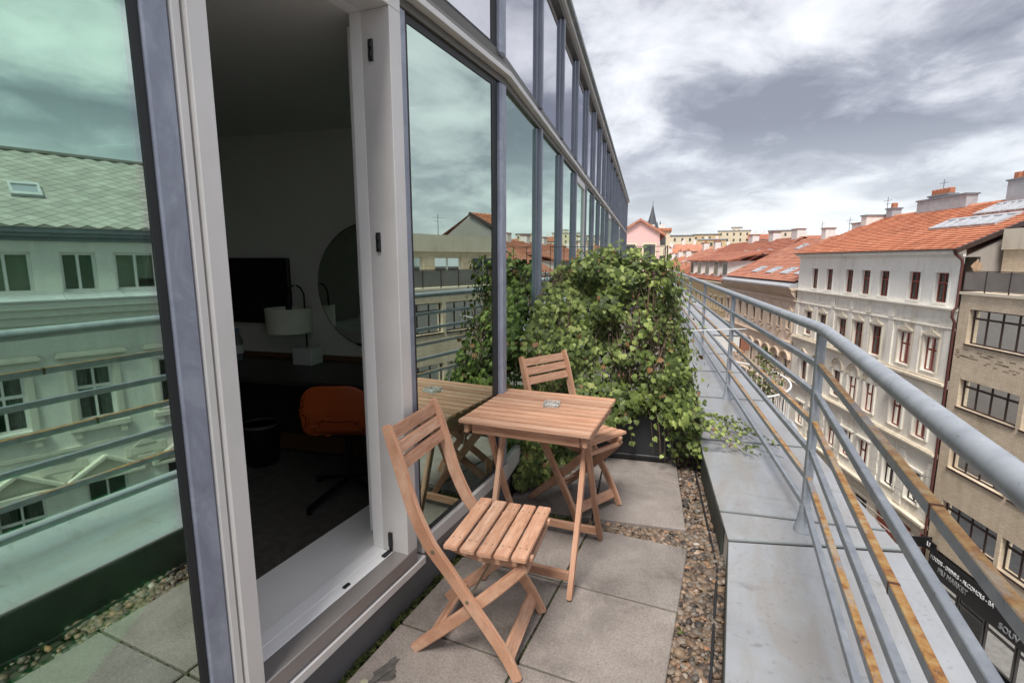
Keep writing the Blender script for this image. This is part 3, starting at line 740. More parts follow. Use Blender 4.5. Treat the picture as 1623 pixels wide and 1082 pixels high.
me = bpy.data.meshes.new('moss'); me.from_pydata(pv, [], pf); me.materials.append(MATS['moss']); g = obj('moss', me); g['kind'] = 'stuff'; g['label'] = 'green moss tufts in the paving joints'; g['category'] = 'moss'
# stain patch and fallen leaf on the nearest slab
k = NT('bird_stain'); k.color(k.ramp(k.noise(k.pos(), 30, 4), [(0.35, (0.06, 0.055, 0.05)), (0.65, (0.11, 0.10, 0.09))])); k.set(Roughness=.9); MATS['bird_stain'] = k.m
def patch(c, pts, z, mat, par, name):
    m = MB(); i0 = len(m.v); m.v += [(c[0] + x, c[1] + y, z) for x, y in pts]; m.f.append(tuple(range(len(pts)))); return m.build(name, mat, par)
rq = random.Random(5)
patch((-1.045, 1.225), [((.030 + .014 * math.sin(3 * a + 1) + .010 * math.sin(7 * a) + rq.uniform(-.005, .005)) * math.cos(a) + .25 * (.105 * math.sin(a)), (.085 + .02 * math.sin(4 * a) + rq.uniform(-.012, .012)) * math.sin(a)) for a in (R(7.5 * i) for i in range(48))], 0.0012, 'bird_stain', tf, 'stain')
patch((-1.07, 1.19), [(.014 * math.cos(a), .012 * math.sin(a)) for a in (R(36 * i) for i in range(10))], 0.0026, plain('lichen', (.33, .32, .22), .9), tf, 'lichen_spot')
hose = [(0.012, 0.6 + i * 0.1, -0.012 + 0.008 * math.sin(i * 1.7)) for i in range(19)] + [tuple(seg2(s, 1.13, -0.005)) for s in (0.2, 0.5, 0.9, 1.4, 2.0)]
tag(MB().tube(hose, 0.006, 6).build('drip_hose', 'black_hose', None, smooth=True), 'thin black irrigation hose lying in the gravel along the parapet', 'hose')
# ---------------------------------------------------------------- parapet with zinc coping
VI, VO, VR = 1.163, 1.893, 1.517
P = thing('parapet', 'low parapet capped with grey zinc sheets along the terrace edge', 'parapet', (0.05, 2.35, -0.12))
PO = (0.05, 2.35, -0.12)
def kpt(v, xn):               # where a line at offset v of the far run meets the near line x = xn
    b = K2 + N2 * v; s = (b.x - xn) / math.sin(A2); q = b + D2 * s; return (q.x, q.y)
ki, ko = kpt(VI, 0.05), kpt(VO, 0.755)
near_in, near_out = 0.05, 0.755
MB(PO).prism([(near_in + .012, -4), (near_out - .03, -4), (ko[0] - .03, ko[1]), tuple(seg2(34, VO - .03))[:2], tuple(seg2(34, VI + .012))[:2], (ki[0] + .012, ki[1])], 'z', -0.12, ZC - 0.03).build('wall', 'own_render', P)
def coping(pts):
    m = MB(PO); m.prism(pts, 'z', ZC - 0.012, ZC)
    return m.build('coping_sheet', 'zinc', P, 0.002)
g_ = 0.004
coping([(near_in, -4), (near_out, -4), (near_out, -0.10), (near_in, -0.10)])
coping([(near_in, -0.10 + g_), (near_out, -0.10 + g_), (ko[0], ko[1] - .02), (ki[0], ki[1] - .012)])
a0, a1 = seg2(-0.155, VI), seg2(-0.155, VO)
i0 = seg2(0.05 - 0.10, VI); o0 = seg2(0.05 - 0.10, VO)
coping([(ki[0], ki[1]), (ko[0], ko[1]), (o0.x, o0.y), (i0.x, i0.y)])
sj = [-0.046, 1.05, 2.25, 3.45, 4.65, 6.6]
for s0, s1 in zip(sj, sj[1:]):
    q = [seg2(s0, VI), seg2(s0, VO), seg2(s1 - g_, VO), seg2(s1 - g_, VI)]; coping([tuple(p)[:2] for p in q])
for i in range(14):           # beyond, the ledge is wider
    s0 = 6.6 + i * 1.9; s1 = s0 + 1.9
    q = [seg2(s0, VI), seg2(s0, 2.36), seg2(s1 - g_, 2.36), seg2(s1 - g_, VI)]; coping([tuple(p)[:2] for p in q])
def seam(p, q_, w=0.016, h=0.006):
    MB(PO).bar((p[0], p[1], ZC + h / 2), (q_[0], q_[1], ZC + h / 2), w, h).build('seam', 'zinc_edge', P)
    MB(PO).bar((p[0], p[1] - w * .75, ZC + .0012), (q_[0], q_[1] - w * .75, ZC + .0012), .006, .0016).build('seam', 'seam', P)
seam((ki[0], ki[1]), (ko[0], ko[1]), .010); seam(i0, o0, .010)
for s in sj[1:-1]: seam(seg2(s, VI), seg2(s, VO))
# turned-down inner faces
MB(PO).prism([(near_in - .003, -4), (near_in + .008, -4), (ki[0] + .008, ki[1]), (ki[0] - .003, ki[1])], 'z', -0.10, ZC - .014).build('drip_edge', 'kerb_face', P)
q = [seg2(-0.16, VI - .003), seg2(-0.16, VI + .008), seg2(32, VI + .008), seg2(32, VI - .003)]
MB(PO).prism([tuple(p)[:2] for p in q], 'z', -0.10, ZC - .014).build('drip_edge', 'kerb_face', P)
plain('gutter_red', (0.24, 0.095, 0.055), 0.6, 0, 0.2, 3)
q = [seg2(6.6, 2.361), seg2(6.6, 2.50), seg2(33, 2.50), seg2(33, 2.361)]
MB(PO).prism([tuple(p)[:2] for p in q], 'z', -0.10, 0.10).build('gutter', 'gutter_red', P)
MB(PO).prism([tuple(seg2(6.6, VO - .03))[:2], tuple(seg2(6.6, 2.34))[:2], tuple(seg2(33, 2.34))[:2], tuple(seg2(33, VO - .03))[:2]], 'z', -0.12, ZC - 0.03).build('wall', 'own_render', P)

# ---------------------------------------------------------------- railing
RX = 0.374
T = thing('terrace_railing', 'grey steel railing with round handrail and rusting flat bars on the parapet', 'railing', (RX, 2.5, ZC))
TO = (RX, 2.5, ZC)
kr = kpt(VR, RX); kr = Vector((kr[0], kr[1], 0))
ZRAIL = 1.12
end2 = seg2(16.2, VR)
path = [(RX, y, ZRAIL) for y in (-4, -1, 0.5, 1.4, 2.0)]
for f in (-0.20, -0.12, -0.05): path.append((RX, kr.y + f, ZRAIL))
for s in (0.05, 0.12, 0.20): q = kr + D2 * s; path.append((q.x, q.y, ZRAIL))
for s in (1, 3, 6, 10, 16.2): q = seg2(s, VR, ZRAIL); path.append(tuple(q))
MB(TO).tube(path, 0.0245, 20).build('handrail', 'rail_steel', T, smooth=True)
postp = [(seg2(s, VR), A2) for s in (-0.15, 2.23, 4.53, 6.86, 9.2, 11.6, 14.0)] + [(Vector((RX, y, 0)), 0) for y in (0.1, -2.3)]
pm = MB().box(-0.017, 0.017, -0.017, 0.017, ZC + 0.10, ZRAIL - 0.018).mesh('post', 'rail_steel', 0.003)
fm = MB().lathe([(0.043, ZC + 0.001), (0.041, ZC + 0.010), (0.032, ZC + 0.05), (0.025, ZC + 0.105), (0.0235, ZC + 0.13)], n=14).mesh('post_foot', 'rail_steel', 0, True)
for c, a in postp:
    o = obj('post', pm, T); o.location = (c.x - TO[0], c.y - TO[1], -TO[2]); o.rotation_euler = (0, 0, a)
    obj('post_foot', fm, o)
for i in range(6):
    z = 0.955 - 0.134 * i; mat = 'rail_rust' if i % 2 == 0 else 'rail_steel'
    cut = {0: 1.13, 2: 1.30}.get(i)
    ends = [(-4, kr.y)] if not cut else [(-4, cut - .004), (cut + .004, kr.y)]
    for a, b in ends: MB(TO).box(RX - .011, RX + .011, a, b, z - .014, z + .014).build('bar', mat, T, 0.002)
    if cut: MB(TO).box(RX - .0113, RX + .0113, cut - .005, cut + .005, z - .0142, z + .0142).build('sleeve', plain('deep_rust', (.13, .055, .025), .85, 0, .3, 40) if 'deep_rust' not in MATS else 'deep_rust', T)
    q = [kr - N2 * .011, kr + N2 * .011, seg2(16.2, VR + .011), seg2(16.2, VR - .011)]
    MB(TO).prism([tuple(p)[:2] for p in q], 'z', z - .014, z + .014).build('bar', 'rail_rust' if i in (2, 4) else 'rail_steel', T, 0.002)

# ---------------------------------------------------------------- folding chairs
def make_chair(label):
    c = thing('folding_chair', label, 'chair', group='wooden folding chairs at the table')
    rail = [(-0.338, 0.862), (-0.312, 0.79), (-0.290, 0.717), (-0.268, 0.645), (-0.245, 0.570), (-0.218, 0.508), (-0.188, 0.450), (-0.155, 0.407), (-0.118, 0.362), (-0.073, 0.303), (-0.026, 0.240), (0.020, 0.181), (0.064, 0.122), (0.100, 0.066), (0.134, 0.0)]
    wv = [0.034, 0.045, 0.047, 0.048, 0.049, 0.050, 0.050, 0.049, 0.047, 0.045, 0.044, 0.043, 0.042, 0.040, 0.036]
    for s in (-1, 1):
        y0, y1 = sorted((s * 0.166, s * 0.189))
        MB().strip(rail, wv, 'y', y0, y1).build('side_rail', 'chair_wood', c, 0.005, True, 2)
        y0, y1 = sorted((s * 0.140, s * 0.162))
        rear = [(0.150, 0.408), (0.105, 0.362), (0.050, 0.306), (-0.020, 0.238), (-0.090, 0.170), (-0.155, 0.111), (-0.215, 0.058), (-0.278, 0.0)]
        MB().strip(rear, [.032, .040, .043, .044, .044, .043, .041, .036], 'y', y0, y1).build('rear_leg', 'chair_wood', c, 0.005, True, 2)
        MB().prism([(-0.150, 0.440), (0.172, 0.440), (0.172, 0.425), (0.150, 0.400), (0.09, 0.388), (-0.03, 0.390), (-0.12, 0.408), (-0.150, 0.425)], 'y', *sorted((s * 0.116, s * 0.138))).build('seat_rail', 'chair_wood', c, 0.003)
        for (x, z) in ((-0.045, 0.2655), (-0.17, 0.43)):
            MB().prism([(x + .007 * math.cos(R(45 * i)), z + .007 * math.sin(R(45 * i))) for i in range(8)], 'y', *sorted((s * .1885, s * .1915))).build('bolt', 'brass', c)
    for i in range(5):
        x0 = -0.132 + 0.0608 * i; dz = (0.004, 0.0, -0.002, 0.0, 0.002)[i]
        sl = MB().box(x0, x0 + 0.051, -0.186, 0.186, 0.4405 + dz, 0.4575 + dz).build('seat_slat', 'chair_wood', c, 0.003, True, 2)
        sc = MB()
        for y in (-0.127, 0.127):
            for dx in (0.014, 0.038): sc.prism([(x0 + dx + .0035 * math.cos(R(60 * i2)), y + .0035 * math.sin(R(60 * i2))) for i2 in range(6)], 'z', 0.457 + dz, 0.4582 + dz)
        sc.each('screw', 'brass', sl)
    for z0, z1, x in ((0.805, 0.846, -0.327), (0.754, 0.795, -0.309), (0.700, 0.741, -0.292)):
        ang = math.atan2(0.021, 0.055); hh = (z1 - z0)
        a = (x - 0.021 / 0.055 * 0, z0); dx = -hh * 0.35
        MB().prism([(x + .006 - dx / 2, z0), (x + .006 + dx / 2, z1), (x - .009 + dx / 2, z1), (x - .009 - dx / 2, z0)], 'y', -0.1655, 0.1655).build('back_slat', 'chair_wood', c, 0.003, True, 2)
    MB().prism([(0.070, 0.085), (0.100, 0.040), (0.113, 0.048), (0.083, 0.093)], 'y', -0.1655, 0.1655).build('stretcher', 'chair_wood', c, 0.003)
    MB().prism([(-0.185, 0.098), (-0.225, 0.062), (-0.216, 0.052), (-0.176, 0.088)], 'y', -0.1395, 0.1395).build('stretcher', 'chair_wood', c, 0.003)
    MB().tube([(-0.045, -0.1655, 0.2655), (-0.045, 0.1655, 0.2655)], 0.005, 8).build('pivot_rod', 'brass', c)
    MB().prism([(0.135, 0.405), (0.158, 0.405), (0.158, 0.382), (0.135, 0.382)], 'y', -0.1395, 0.1395).build('stretcher', 'chair_wood', c, 0.003)
    return c
ch = make_chair('wooden folding chair with its back to the glass by the open door')
ch.location = (-0.745, 1.567, 0.001); ch.rotation_euler = (0, 0, R(6.5))
c2 = copy_tree(ch); c2['label'] = 'wooden folding chair tucked behind the table in front of the ivy'
c2.location = (-0.735, 2.700, 0.001); c2.rotation_euler = (0, 0, R(-26))

# ---------------------------------------------------------------- folding table
t = thing('folding_table', 'square slatted wooden folding table against the glass', 'table', (-0.828, 2.27, 0.001), R(2.3))
for i in range(10):
    y0 = -0.312 + 0.0624 * i + 0.005
    sl = MB().box(-0.307, 0.307, y0, y0 + 0.0525, 0.682, 0.700).build('slat', 'chair_wood', t, 0.003, True, 2)
for y in (-0.262, 0.262): MB().box(-0.255, 0.255, y - 0.011, y + 0.011, 0.628, 0.681).build('apron', 'chair_wood', t, 0.003)
for x in (-0.279, 0.279): MB().box(x - 0.011, x + 0.011, -0.285, 0.285, 0.632, 0.681).build('batten', 'chair_wood', t, 0.003)
OUT = [(-0.245, 0.655), (-0.20, 0.555), (-0.14, 0.435), (-0.03, 0.235), (0.10, 0.03), (0.12, 0.0)]
INN = [(-0.405, 0.0), (-0.345, 0.14), (-0.275, 0.30), (-0.215, 0.47), (-0.165, 0.62), (-0.155, 0.65)]
for x in (0.283, -0.178): MB().strip(OUT, 0.036, 'x', x - .011, x + .011).build('leg', 'chair_wood', t, 0.004, True, 2)
for x in (0.257, -0.140): MB().strip(INN, 0.036, 'x', x - .011, x + .011).build('leg', 'chair_wood', t, 0.004, True, 2)
MB().box(-0.166, 0.271, 0.070, 0.090, 0.042, 0.082).build('stretcher', 'chair_wood', t, 0.003)
MB().box(-0.128, 0.245, -0.375, -0.355, 0.062, 0.104).build('stretcher', 'chair_wood', t, 0.003)
# glass ashtray
t = thing('ashtray', 'small square clear glass ashtray on the wooden table', 'ashtray', (-0.80, 2.33, 0.702), R(10))
t.scale = (.85, .85, .9)
k = NT('ash_glass'); k.color(k.ramp(k.noise(k.pos(), 20, 2), [(0.3, (0.86, 0.88, 0.87)), (0.7, (0.93, 0.94, 0.93))])); k.set(Roughness=0.06); k.b.inputs['Transmission Weight'].default_value = 0.75; k.b.inputs['IOR'].default_value = 1.25; MATS['ash_glass'] = k.m
m = MB().box(-0.045, 0.045, -0.045, 0.045, 0.0, 0.008)
for a in ((-0.045, 0.045, -0.045, -0.037), (-0.045, 0.045, 0.037, 0.045), (-0.045, -0.037, -0.037, 0.037), (0.037, 0.045, -0.037, 0.037)): m.box(*a, 0.008, 0.020)
m.build('bowl', 'ash_glass', t)
for x in (-1, 1):
    MB().box(x * .041 - .004, x * .041 + .004, -.008, .008, 0.0205, 0.023).build('cigarette_rest', 'ash_glass', t)

# ---------------------------------------------------------------- planter, trellis, ivy
t = thing('planter_box', 'black plastic planter box standing on the slabs under the ivy', 'planter', seg2(1.12, 0.53, 0.002), A2)
MB().prism([(-0.415, 0.0), (0.415, 0.0), (0.44, 0.345), (-0.44, 0.345)], 'y', -0.20, 0.20).build('body', 'planter_black', t, 0.012)
MB().box(-0.455, 0.455, -0.215, 0.215, 0.346, 0.385).build('rim', 'planter_black', t, 0.008)
MB().box(-0.425, 0.425, -0.185, 0.185, 0.3855, 0.392).build('soil', 'soil', t)
MB().box(-0.43, 0.43, -0.212, -0.2005, 0.03, 0.05).build('foot_rib', 'planter_black', t, 0.004)
tr = thing('trellis', 'tall black wire trellis rising out of the planter', 'trellis', seg2(1.20, 0.5, 0.39), A2)
def rod(a, b, r=0.0032, name='wire', mat='black_wire'): return MB().tube([a, b], r, 6).build(name, mat, tr)
for x in [-0.46 + 0.1045 * i for i in range(9)]: rod((x, 0, 0), (x, 0, 1.135), 0.0025)
for z in (0.18, 0.42, 0.66, 0.90, 1.13): rod((-0.46, 0.004, z), (0.375, 0.004, z), 0.0028)
for y in (-0.012, 0.02): rod((0.392, y, -0.38), (0.392, y, 1.135), 0.004, 'post')
for z in (-0.1, 0.05, 0.2, 0.35, 0.5, 0.65, 0.8, 0.95, 1.08): rod((0.392, -0.012, z), (0.392, 0.02, z + 0.03), 0.002)
for y0 in (0.4, 0.8):
    for z in (0.90, 1.13): rod((0.392, 0.02, z), (0.392, y0, z), 0.0025)
    rod((0.392, y0, -0.38), (0.392, y0, 1.13), 0.0028, 'post')
tag(MB(seg2(1.2, 0.9, 0.86)).tube([seg2(1.2, 0.86, 0.900), seg2(1.55, VR + 0.005, 0.900)], 0.0035, 8).build('tie_rod', 'white_rod'), 'thin white rod tying the trellis to the railing', 'rod').location = seg2(1.2, 0.9, 0.86)

def leaf_mesh():
    o = [(0, -0.42), (0.30, -0.50), (0.52, -0.18), (0.36, 0.02), (0.40, 0.26), (0.16, 0.24), (0.0, 0.62), (-0.16, 0.24), (-0.40, 0.26), (-0.36, 0.02), (-0.52, -0.18), (-0.30, -0.50)]
    v = [(0, 0, 0.05)] + [(x, y, -0.10 * (x * x * 3.2) - 0.05 * y * y) for x, y in o]
    f = [(0, i, i % 12 + 1) for i in range(1, 13)]
    return v, f
LV, LF = leaf_mesh()
me_leaf = bpy.data.meshes.new('leaf'); me_leaf.from_pydata(LV, [], LF); me_leaf.materials.append(MATS['ivy_leaf'])
for p in me_leaf.polygons: p.use_smooth = True
IV_ = thing('ivy_plant', 'dense green ivy climbing the trellis and trailing over the planter', 'ivy', seg2(1.2, 0.5, 0.39))
ivO = seg2(1.2, 0.5, 0.39)
def lerp(a, b, t): return a + (b - a) * t
def tab(z, T_):
    for (z0, a), (z1, b) in zip(T_, T_[1:]):
        if z <= z1: return lerp(a, b, max(0, min(1, (z - z0) / (z1 - z0))))
    return T_[-1][1]
S0 = [(0.0, 0.36), (0.3, 0.32), (0.55, 0.26), (0.8, 0.34), (1.0, 0.56), (1.2, 0.84), (1.4, 1.08), (1.56, 1.18)]     # front of the mass at the glass
S1 = [(0.0, 0.80), (0.35, 0.78), (0.5, 0.80), (0.8, 0.95), (1.2, 1.06), (1.56, 1.14)]                                  # front of the mass at the outer edge
VE = [(0.0, 0.30), (0.28, 0.36), (0.36, 1.02), (0.5, 1.10), (0.75, 1.05), (1.0, 0.98), (1.3, 0.93), (1.56, 0.90)]      # outer edge
VL = [(0.0, 0.015), (1.05, 0.015), (1.25, 0.06), (1.40, 0.12), (1.56, 0.20)]     # inner edge: leans away from the glass near the top
def front(v, z):
    u = max(0, min(1, v / 0.62)); u = u * u * (3 - 2 * u)
    return lerp(tab(z, S0), tab(z, S1), u)
leaves = []
def put(p, size, nrm):
    nrm = Vector(nrm).normalized()
    zaxis = (nrm + Vector((random.gauss(0, .33), random.gauss(0, .33), random.gauss(0.15, .33)))).normalized()
    tip = Vector((random.gauss(0, .45), random.gauss(0, .35), -1.0)); tip = (tip - zaxis * tip.dot(zaxis)).normalized()
    xa = tip.cross(zaxis).normalized()
    M = Matrix(((xa.x, tip.x, zaxis.x), (xa.y, tip.y, zaxis.y), (xa.z, tip.z, zaxis.z)))
    leaves.append((p, size, M))
def near_chair(s, v, z):
    q = seg2(s, v, z) - Vector((-0.735, 2.70, 0)); a = R(-26); lx = q.x * math.cos(a) + q.y * math.sin(a); ly = -q.x * math.sin(a) + q.y * math.cos(a)
    return lx > (-0.42 if z > 0.45 else -0.33) and abs(ly) < 0.26 and z < 0.95
def clump(v, z):
    return 0.08 * math.sin(v * 11 + z * 7) + 0.06 * math.sin(v * 17 - z * 13 + 1.3) + 0.05 * math.sin(z * 23 + v * 5)
fn = (-D2 + Vector((0, 0, 0.35)))
for _ in range(7600):
    z = random.uniform(0.02, 1.53) ** 1.0
    ve = tab(z, VE); v = random.uniform(tab(z, VL), ve)
    if z > 1.48 - 0.45 * max(0, 0.40 - v) - 0.40 * max(0, v - 0.68) + 0.045 * math.sin(v * 13 + 1) + random.gauss(0, .025): continue
    if z > 1.42 and math.sin(v * 19) + math.sin(v * 41) < random.uniform(-1.2, 1.6): continue
    cl = clump(v, z)
    if z > 0.45 and v > 0.45 and math.sin(v * 14 + 2) * math.sin(z * 9 + 1) > 0.80 and random.random() < .8: continue   # thin spots
    d = -cl + abs(random.gauss(0, 0.055)) + (random.uniform(0, 0.12) if random.random() < 0.3 else 0)
    s = front(v, z) + d
    while near_chair(s, v, z): s += 0.03
    ed = 0.35 * max(0, (v / ve - 0.75) / 0.25)
    size = random.uniform(0.022, 0.050) * (1.0 if z > 0.5 else 1.25) * (1.15 if random.random() < .15 else 1)
    if ((v - .74) / .16) ** 2 + ((z - .80) / .30) ** 2 < 1 and random.random() < .62: continue      # the dry, thin heart of the plant
    if ((v - .50) / .07) ** 2 + ((z - .66) / .12) ** 2 < 1 and random.random() < .6: continue
    if v > 0.6 and random.random() < 0.5: size *= 0.8
    put(seg2(s, v, z), size, fn + N2 * (ed * 2 + 0.25))
for _ in range(800):      # back and outer side of the mass, so the hedge has depth
    z = random.uniform(0.40, 1.42); v = random.uniform(0.05 + tab(z, VL), tab(z, VE) + 0.05)
    put(seg2(1.42 + random.gauss(0, .07), v, z), random.uniform(.03, .05), D2 + N2 * .4)
for _ in range(700):
    z = random.uniform(0.05, 1.45); s = random.uniform(0.95, 1.5)
    put(seg2(s, tab(z, VE) + random.gauss(0.0, .05), z), random.uniform(.022, .045), N2 + fn * .3)
for _ in range(260):      # crown sprigs above the top wire
    v = random.uniform(0.18, 0.90); put(seg2(1.2 + random.gauss(0, .06), v, 1.44 - 0.4 * max(0, .38 - v) - 0.35 * max(0, v - .68) + random.gauss(0, .045)), random.uniform(.024, .042), fn + Vector((0, 0, .8)))
# stems and trailing shoots
stems = MB(ivO)
def shoot(pts, n, s0, s1, r=0.0022, spread=0.02, nrm=None):
    pts = [Vector(p) for p in pts]; path = []
    for a, b, c, d in zip([pts[0]] + pts, pts, pts[1:], pts[2:] + [pts[-1]]):
        for i in range(6):
            u = i / 6; path.append(0.5 * ((2 * b) + (c - a) * u + (2 * a - 5 * b + 4 * c - d) * u * u + (-a + 3 * b - 3 * c + d) * u ** 3))
    path.append(pts[-1]); stems.tube(path, r, 5)
    for i in range(n):
        q = path[int(random.random() ** 0.8 * (len(path) - 1))]; u = path.index(q) / len(path)
        put(q + Vector((random.gauss(0, spread), random.gauss(0, spread), abs(random.gauss(0, spread * .7)))), lerp(s0, s1, u) * random.uniform(.75, 1.2), nrm or (fn + N2 * .5 + Vector((0, 0, .6))))
for i in range(60):
    v = random.uniform(0.03, 0.9); p = [seg2(1.15 + random.gauss(0, .05), lerp(v, .5, .3), .39)]
    for z in (0.6, 0.85, 1.1, 1.35): p.append(seg2(front(v, z) + random.uniform(.02, .2), min(v + random.gauss(0, .05), tab(z, VE)), z))
    shoot(p, 6, .045, .035, random.uniform(.0015, .004))
for i in range(34):       # bare brown shoots in the thin patch
    v = random.gauss(.74, .10); z0 = random.uniform(.42, .6)
    shoot([seg2(1.12, v, z0), seg2(1.02 + random.gauss(0, .04), v + random.gauss(0, .04), z0 + .25), seg2(1.0 + random.gauss(0, .05), v + random.gauss(0, .07), z0 + .5)], 1, .03, .03, random.uniform(.0018, .0045))
for i in range(15):       # sprays over the coping
    l = random.uniform(0.25, 0.95); y = random.uniform(0.75, 1.25)
    shoot([seg2(y + .15, .90, .50), seg2(y, 1.05, .46 + random.uniform(-.06, .06)), seg2(y - .05, 1.18, .32), seg2(y - .02 * l, 1.22 + .25 * l, .215 + random.uniform(0, .05)), seg2(y + random.uniform(-.2, .05), 1.22 + .48 * l, .185)], int(16 + 12 * l), .044, .018, .0018, .018)
for i in range(12):       # cascades down the front and side of the planter
    v = random.uniform(0.62, 1.12); zz = random.uniform(0.04, 0.25)
    shoot([seg2(.98, v - .05, .45), seg2(.84, v, .42), seg2(.80, v + .03, .30), seg2(.80 + random.uniform(-.03, .03), v + .05, zz)], int(8 + 22 * (v > .9)), .05, .036, .0018, .022)
for i in range(26):       # skirts filling the corner between planter and parapet
    v = random.uniform(0.98, 1.14); s = random.uniform(.9, 1.5)
    shoot([seg2(s, v - .1, .55), seg2(s - .05, v, .4), seg2(s - .06, v + .02, .2), seg2(s - .06, v + .03, .02)], 22, .042, .03, .0016, .03)
for i in range(16):       # sprigs along the far side reaching the railing
    s = random.uniform(1.3, 2.6); z = random.uniform(.5, 1.35)
    shoot([seg2(1.25, .9, z - .1), seg2(lerp(1.25, s, .4), .98, z + .05), seg2(s, 1.02 + random.uniform(0, .25), z + random.uniform(-.1, .15))], 13, .034, .022, .0016, .02)
stems.build('stem', 'bark', IV_)
# the leaves that show largest are pieces of their own, the rest one mass
cp = Vector((0, 0, 1.42))
leaves.sort(key=lambda L: -(L[1] / (L[0] - cp).length) * (1.0 if L[0].z < 1.45 else .9))
for p, sz, M in leaves[:300]:
    o = bpy.data.objects.new('leaf', me_leaf); COL.objects.link(o); o.parent = IV_
    o.matrix_local = Matrix.Translation(p - ivO) @ (M.to_4x4() @ Matrix.Diagonal((sz, sz, sz, 1)))
pv, pf = [], []
for p, sz, M in leaves[300:]:
    b = len(pv); q0 = p - ivO
    for v in LV: q = M @ (Vector(v) * sz) + q0; pv.append(tuple(q))
    for f in LF: pf.append(tuple(b + i for i in f))
me = bpy.data.meshes.new('foliage'); me.from_pydata(pv, [], pf); me.materials.append(MATS['ivy_leaf'])
for p in me.polygons: p.use_smooth = True
fo = obj('foliage', me, IV_); fo['kind'] = 'stuff'
# withered leaves caught in the thin patch
plain('dead_leaf', (0.20, 0.115, 0.065), 0.8, 0, 0.4, 30)
pv, pf = [], []
for _ in range(150):
    v, z = random.gauss(.74, .13), random.gauss(.72, .24)
    if z < .42 or z > 1.3: continue
    p = seg2(1.02 + random.gauss(0, .06), v, z) - ivO; sz = random.uniform(.018, .034); b = len(pv)
    M = Matrix.Rotation(random.uniform(0, 6.3), 3, 'Z') @ Matrix.Rotation(random.uniform(.6, 2.2), 3, 'X')
    for q in LV: pv.append(tuple(M @ (Vector((q[0] * .7, q[1], q[2] * 3)) * sz) + p))
    for f in LF: pf.append(tuple(b + i for i in f))
me = bpy.data.meshes.new('withered_leaves'); me.from_pydata(pv, [], pf); me.materials.append(MATS['dead_leaf'])
fo = obj('withered_leaves', me, IV_); fo['kind'] = 'stuff'
# ---------------------------------------------------------------- across the street
NS = Vector((0.9527, 0.3040, 0)); DS = Vector((-0.3040, 0.9527, 0))     # street normal, street direction
DIST = 20.5; RS = math.atan2(DS.y, DS.x)                                 # local x = along the street, y = out towards us
def opp(t, w=0.0, z=0.0): return NS * (DIST - w) + DS * t + Vector((0, 0, z))
def bthing(name, label, t0, cat='building'):
    o = thing(name, label, cat, opp(t0, 0, ZS), RS); o['t0'] = t0; return o

struct(MB().prism([(-1500, -1500), (1500, -1500), (1500, 2500), (-1500, 2500)], 'z', ZS - 1.0, ZS - 0.12).build('street', plain('asphalt', (0.055, 0.055, 0.058), 0.9, 0, 0.25, 4, 0.3)))
pav = struct(MB(opp(0, 0, ZS)).box(0, 1, 0, 1, 0, 1).build('pavement', plain('paving_far', (0.22, 0.21, 0.20), 0.9, 0, 0.2, 3)))
bpy.data.objects.remove(pav)
pav = obj('pavement', MB().box(-60, 160, 0.001, 3.4, -0.119, 0.0).mesh('pavement', 'paving_far')); pav.location = opp(0, 0, ZS); pav.rotation_euler = (0, 0, RS); struct(pav)
kb = obj('kerb', MB().box(-60, 160, 3.402, 3.55, -0.119, 0.01).mesh('kerb', plain('kerb_stone', (0.30, 0.29, 0.28), 0.9, 0, 0.2, 2)), pav)

stained('white_render', (0.93, 0.89, 0.79), (0.50, 0.41, 0.31), 0.85, 0.5, 3.0, 0.65)
stained('white_upper', (0.92, 0.90, 0.835), (0.56, 0.50, 0.42), 0.85, 0.5, 3.0, 0.5)
stained('stucco_dark', (0.72, 0.64, 0.51), (0.30, 0.24, 0.18), 0.85, 0.6, 3.0, 0.5)
stained('ornate_pink', (0.74, 0.615, 0.50), (0.40, 0.28, 0.21), 0.85, 0.6, 3.0, 0.5)
stained('ornate_trim', (0.70, 0.56, 0.42), (0.36, 0.25, 0.17), 0.85, 0.7, 3.0, 0.5)
stained('yellow_render', (0.66, 0.48, 0.26), (0.42, 0.29, 0.16), 0.85, 0.6, 3.0, 0.4)
stained('gable_grey', (0.33, 0.30, 0.27), (0.20, 0.175, 0.155), 0.9, 0.9, 3.0, 0.6)
stained('slate_wall', (0.74, 0.74, 0.67), (0.40, 0.40, 0.34), 0.85, 0.5, 3.0, 0.35)
stained('cream', (0.72, 0.62, 0.45), (0.5, 0.4, 0.28), 0.85, 0.3, 2.0, 0.3)
stained('pink_render', (0.72, 0.46, 0.43), (0.52, 0.36, 0.33), 0.85, 0.3, 2.0, 0.3)
plain('red_frame', (0.25, 0.055, 0.035), 0.5, 0, 0.15, 3)
plain('brown_frame', (0.05, 0.03, 0.026), 0.5, 0, 0.15, 3)
plain('white_frame', (0.70, 0.69, 0.66), 0.5)
plain('pipe_red', (0.10, 0.035, 0.03), 0.5)
plain('lead', (0.20, 0.215, 0.24), 0.5, 0.1, 0.15, 3)
plain('metal_pale', (0.40, 0.41, 0.43), 0.5, 0.1, 0.15, 3)
plain('chimney_pot', (0.42, 0.16, 0.085), 0.8, 0, 0.2, 5)
plain('chimney_white', (0.68, 0.66, 0.63), 0.85, 0, 0.1, 2)
plain('skylight_glass', (0.88, 0.90, 0.92), 0.10, 0.95, 0.05, 2)
plain('shop_black', (0.012, 0.012, 0.013), 0.35)
plain('door_red', (0.30, 0.065, 0.03), 0.55)
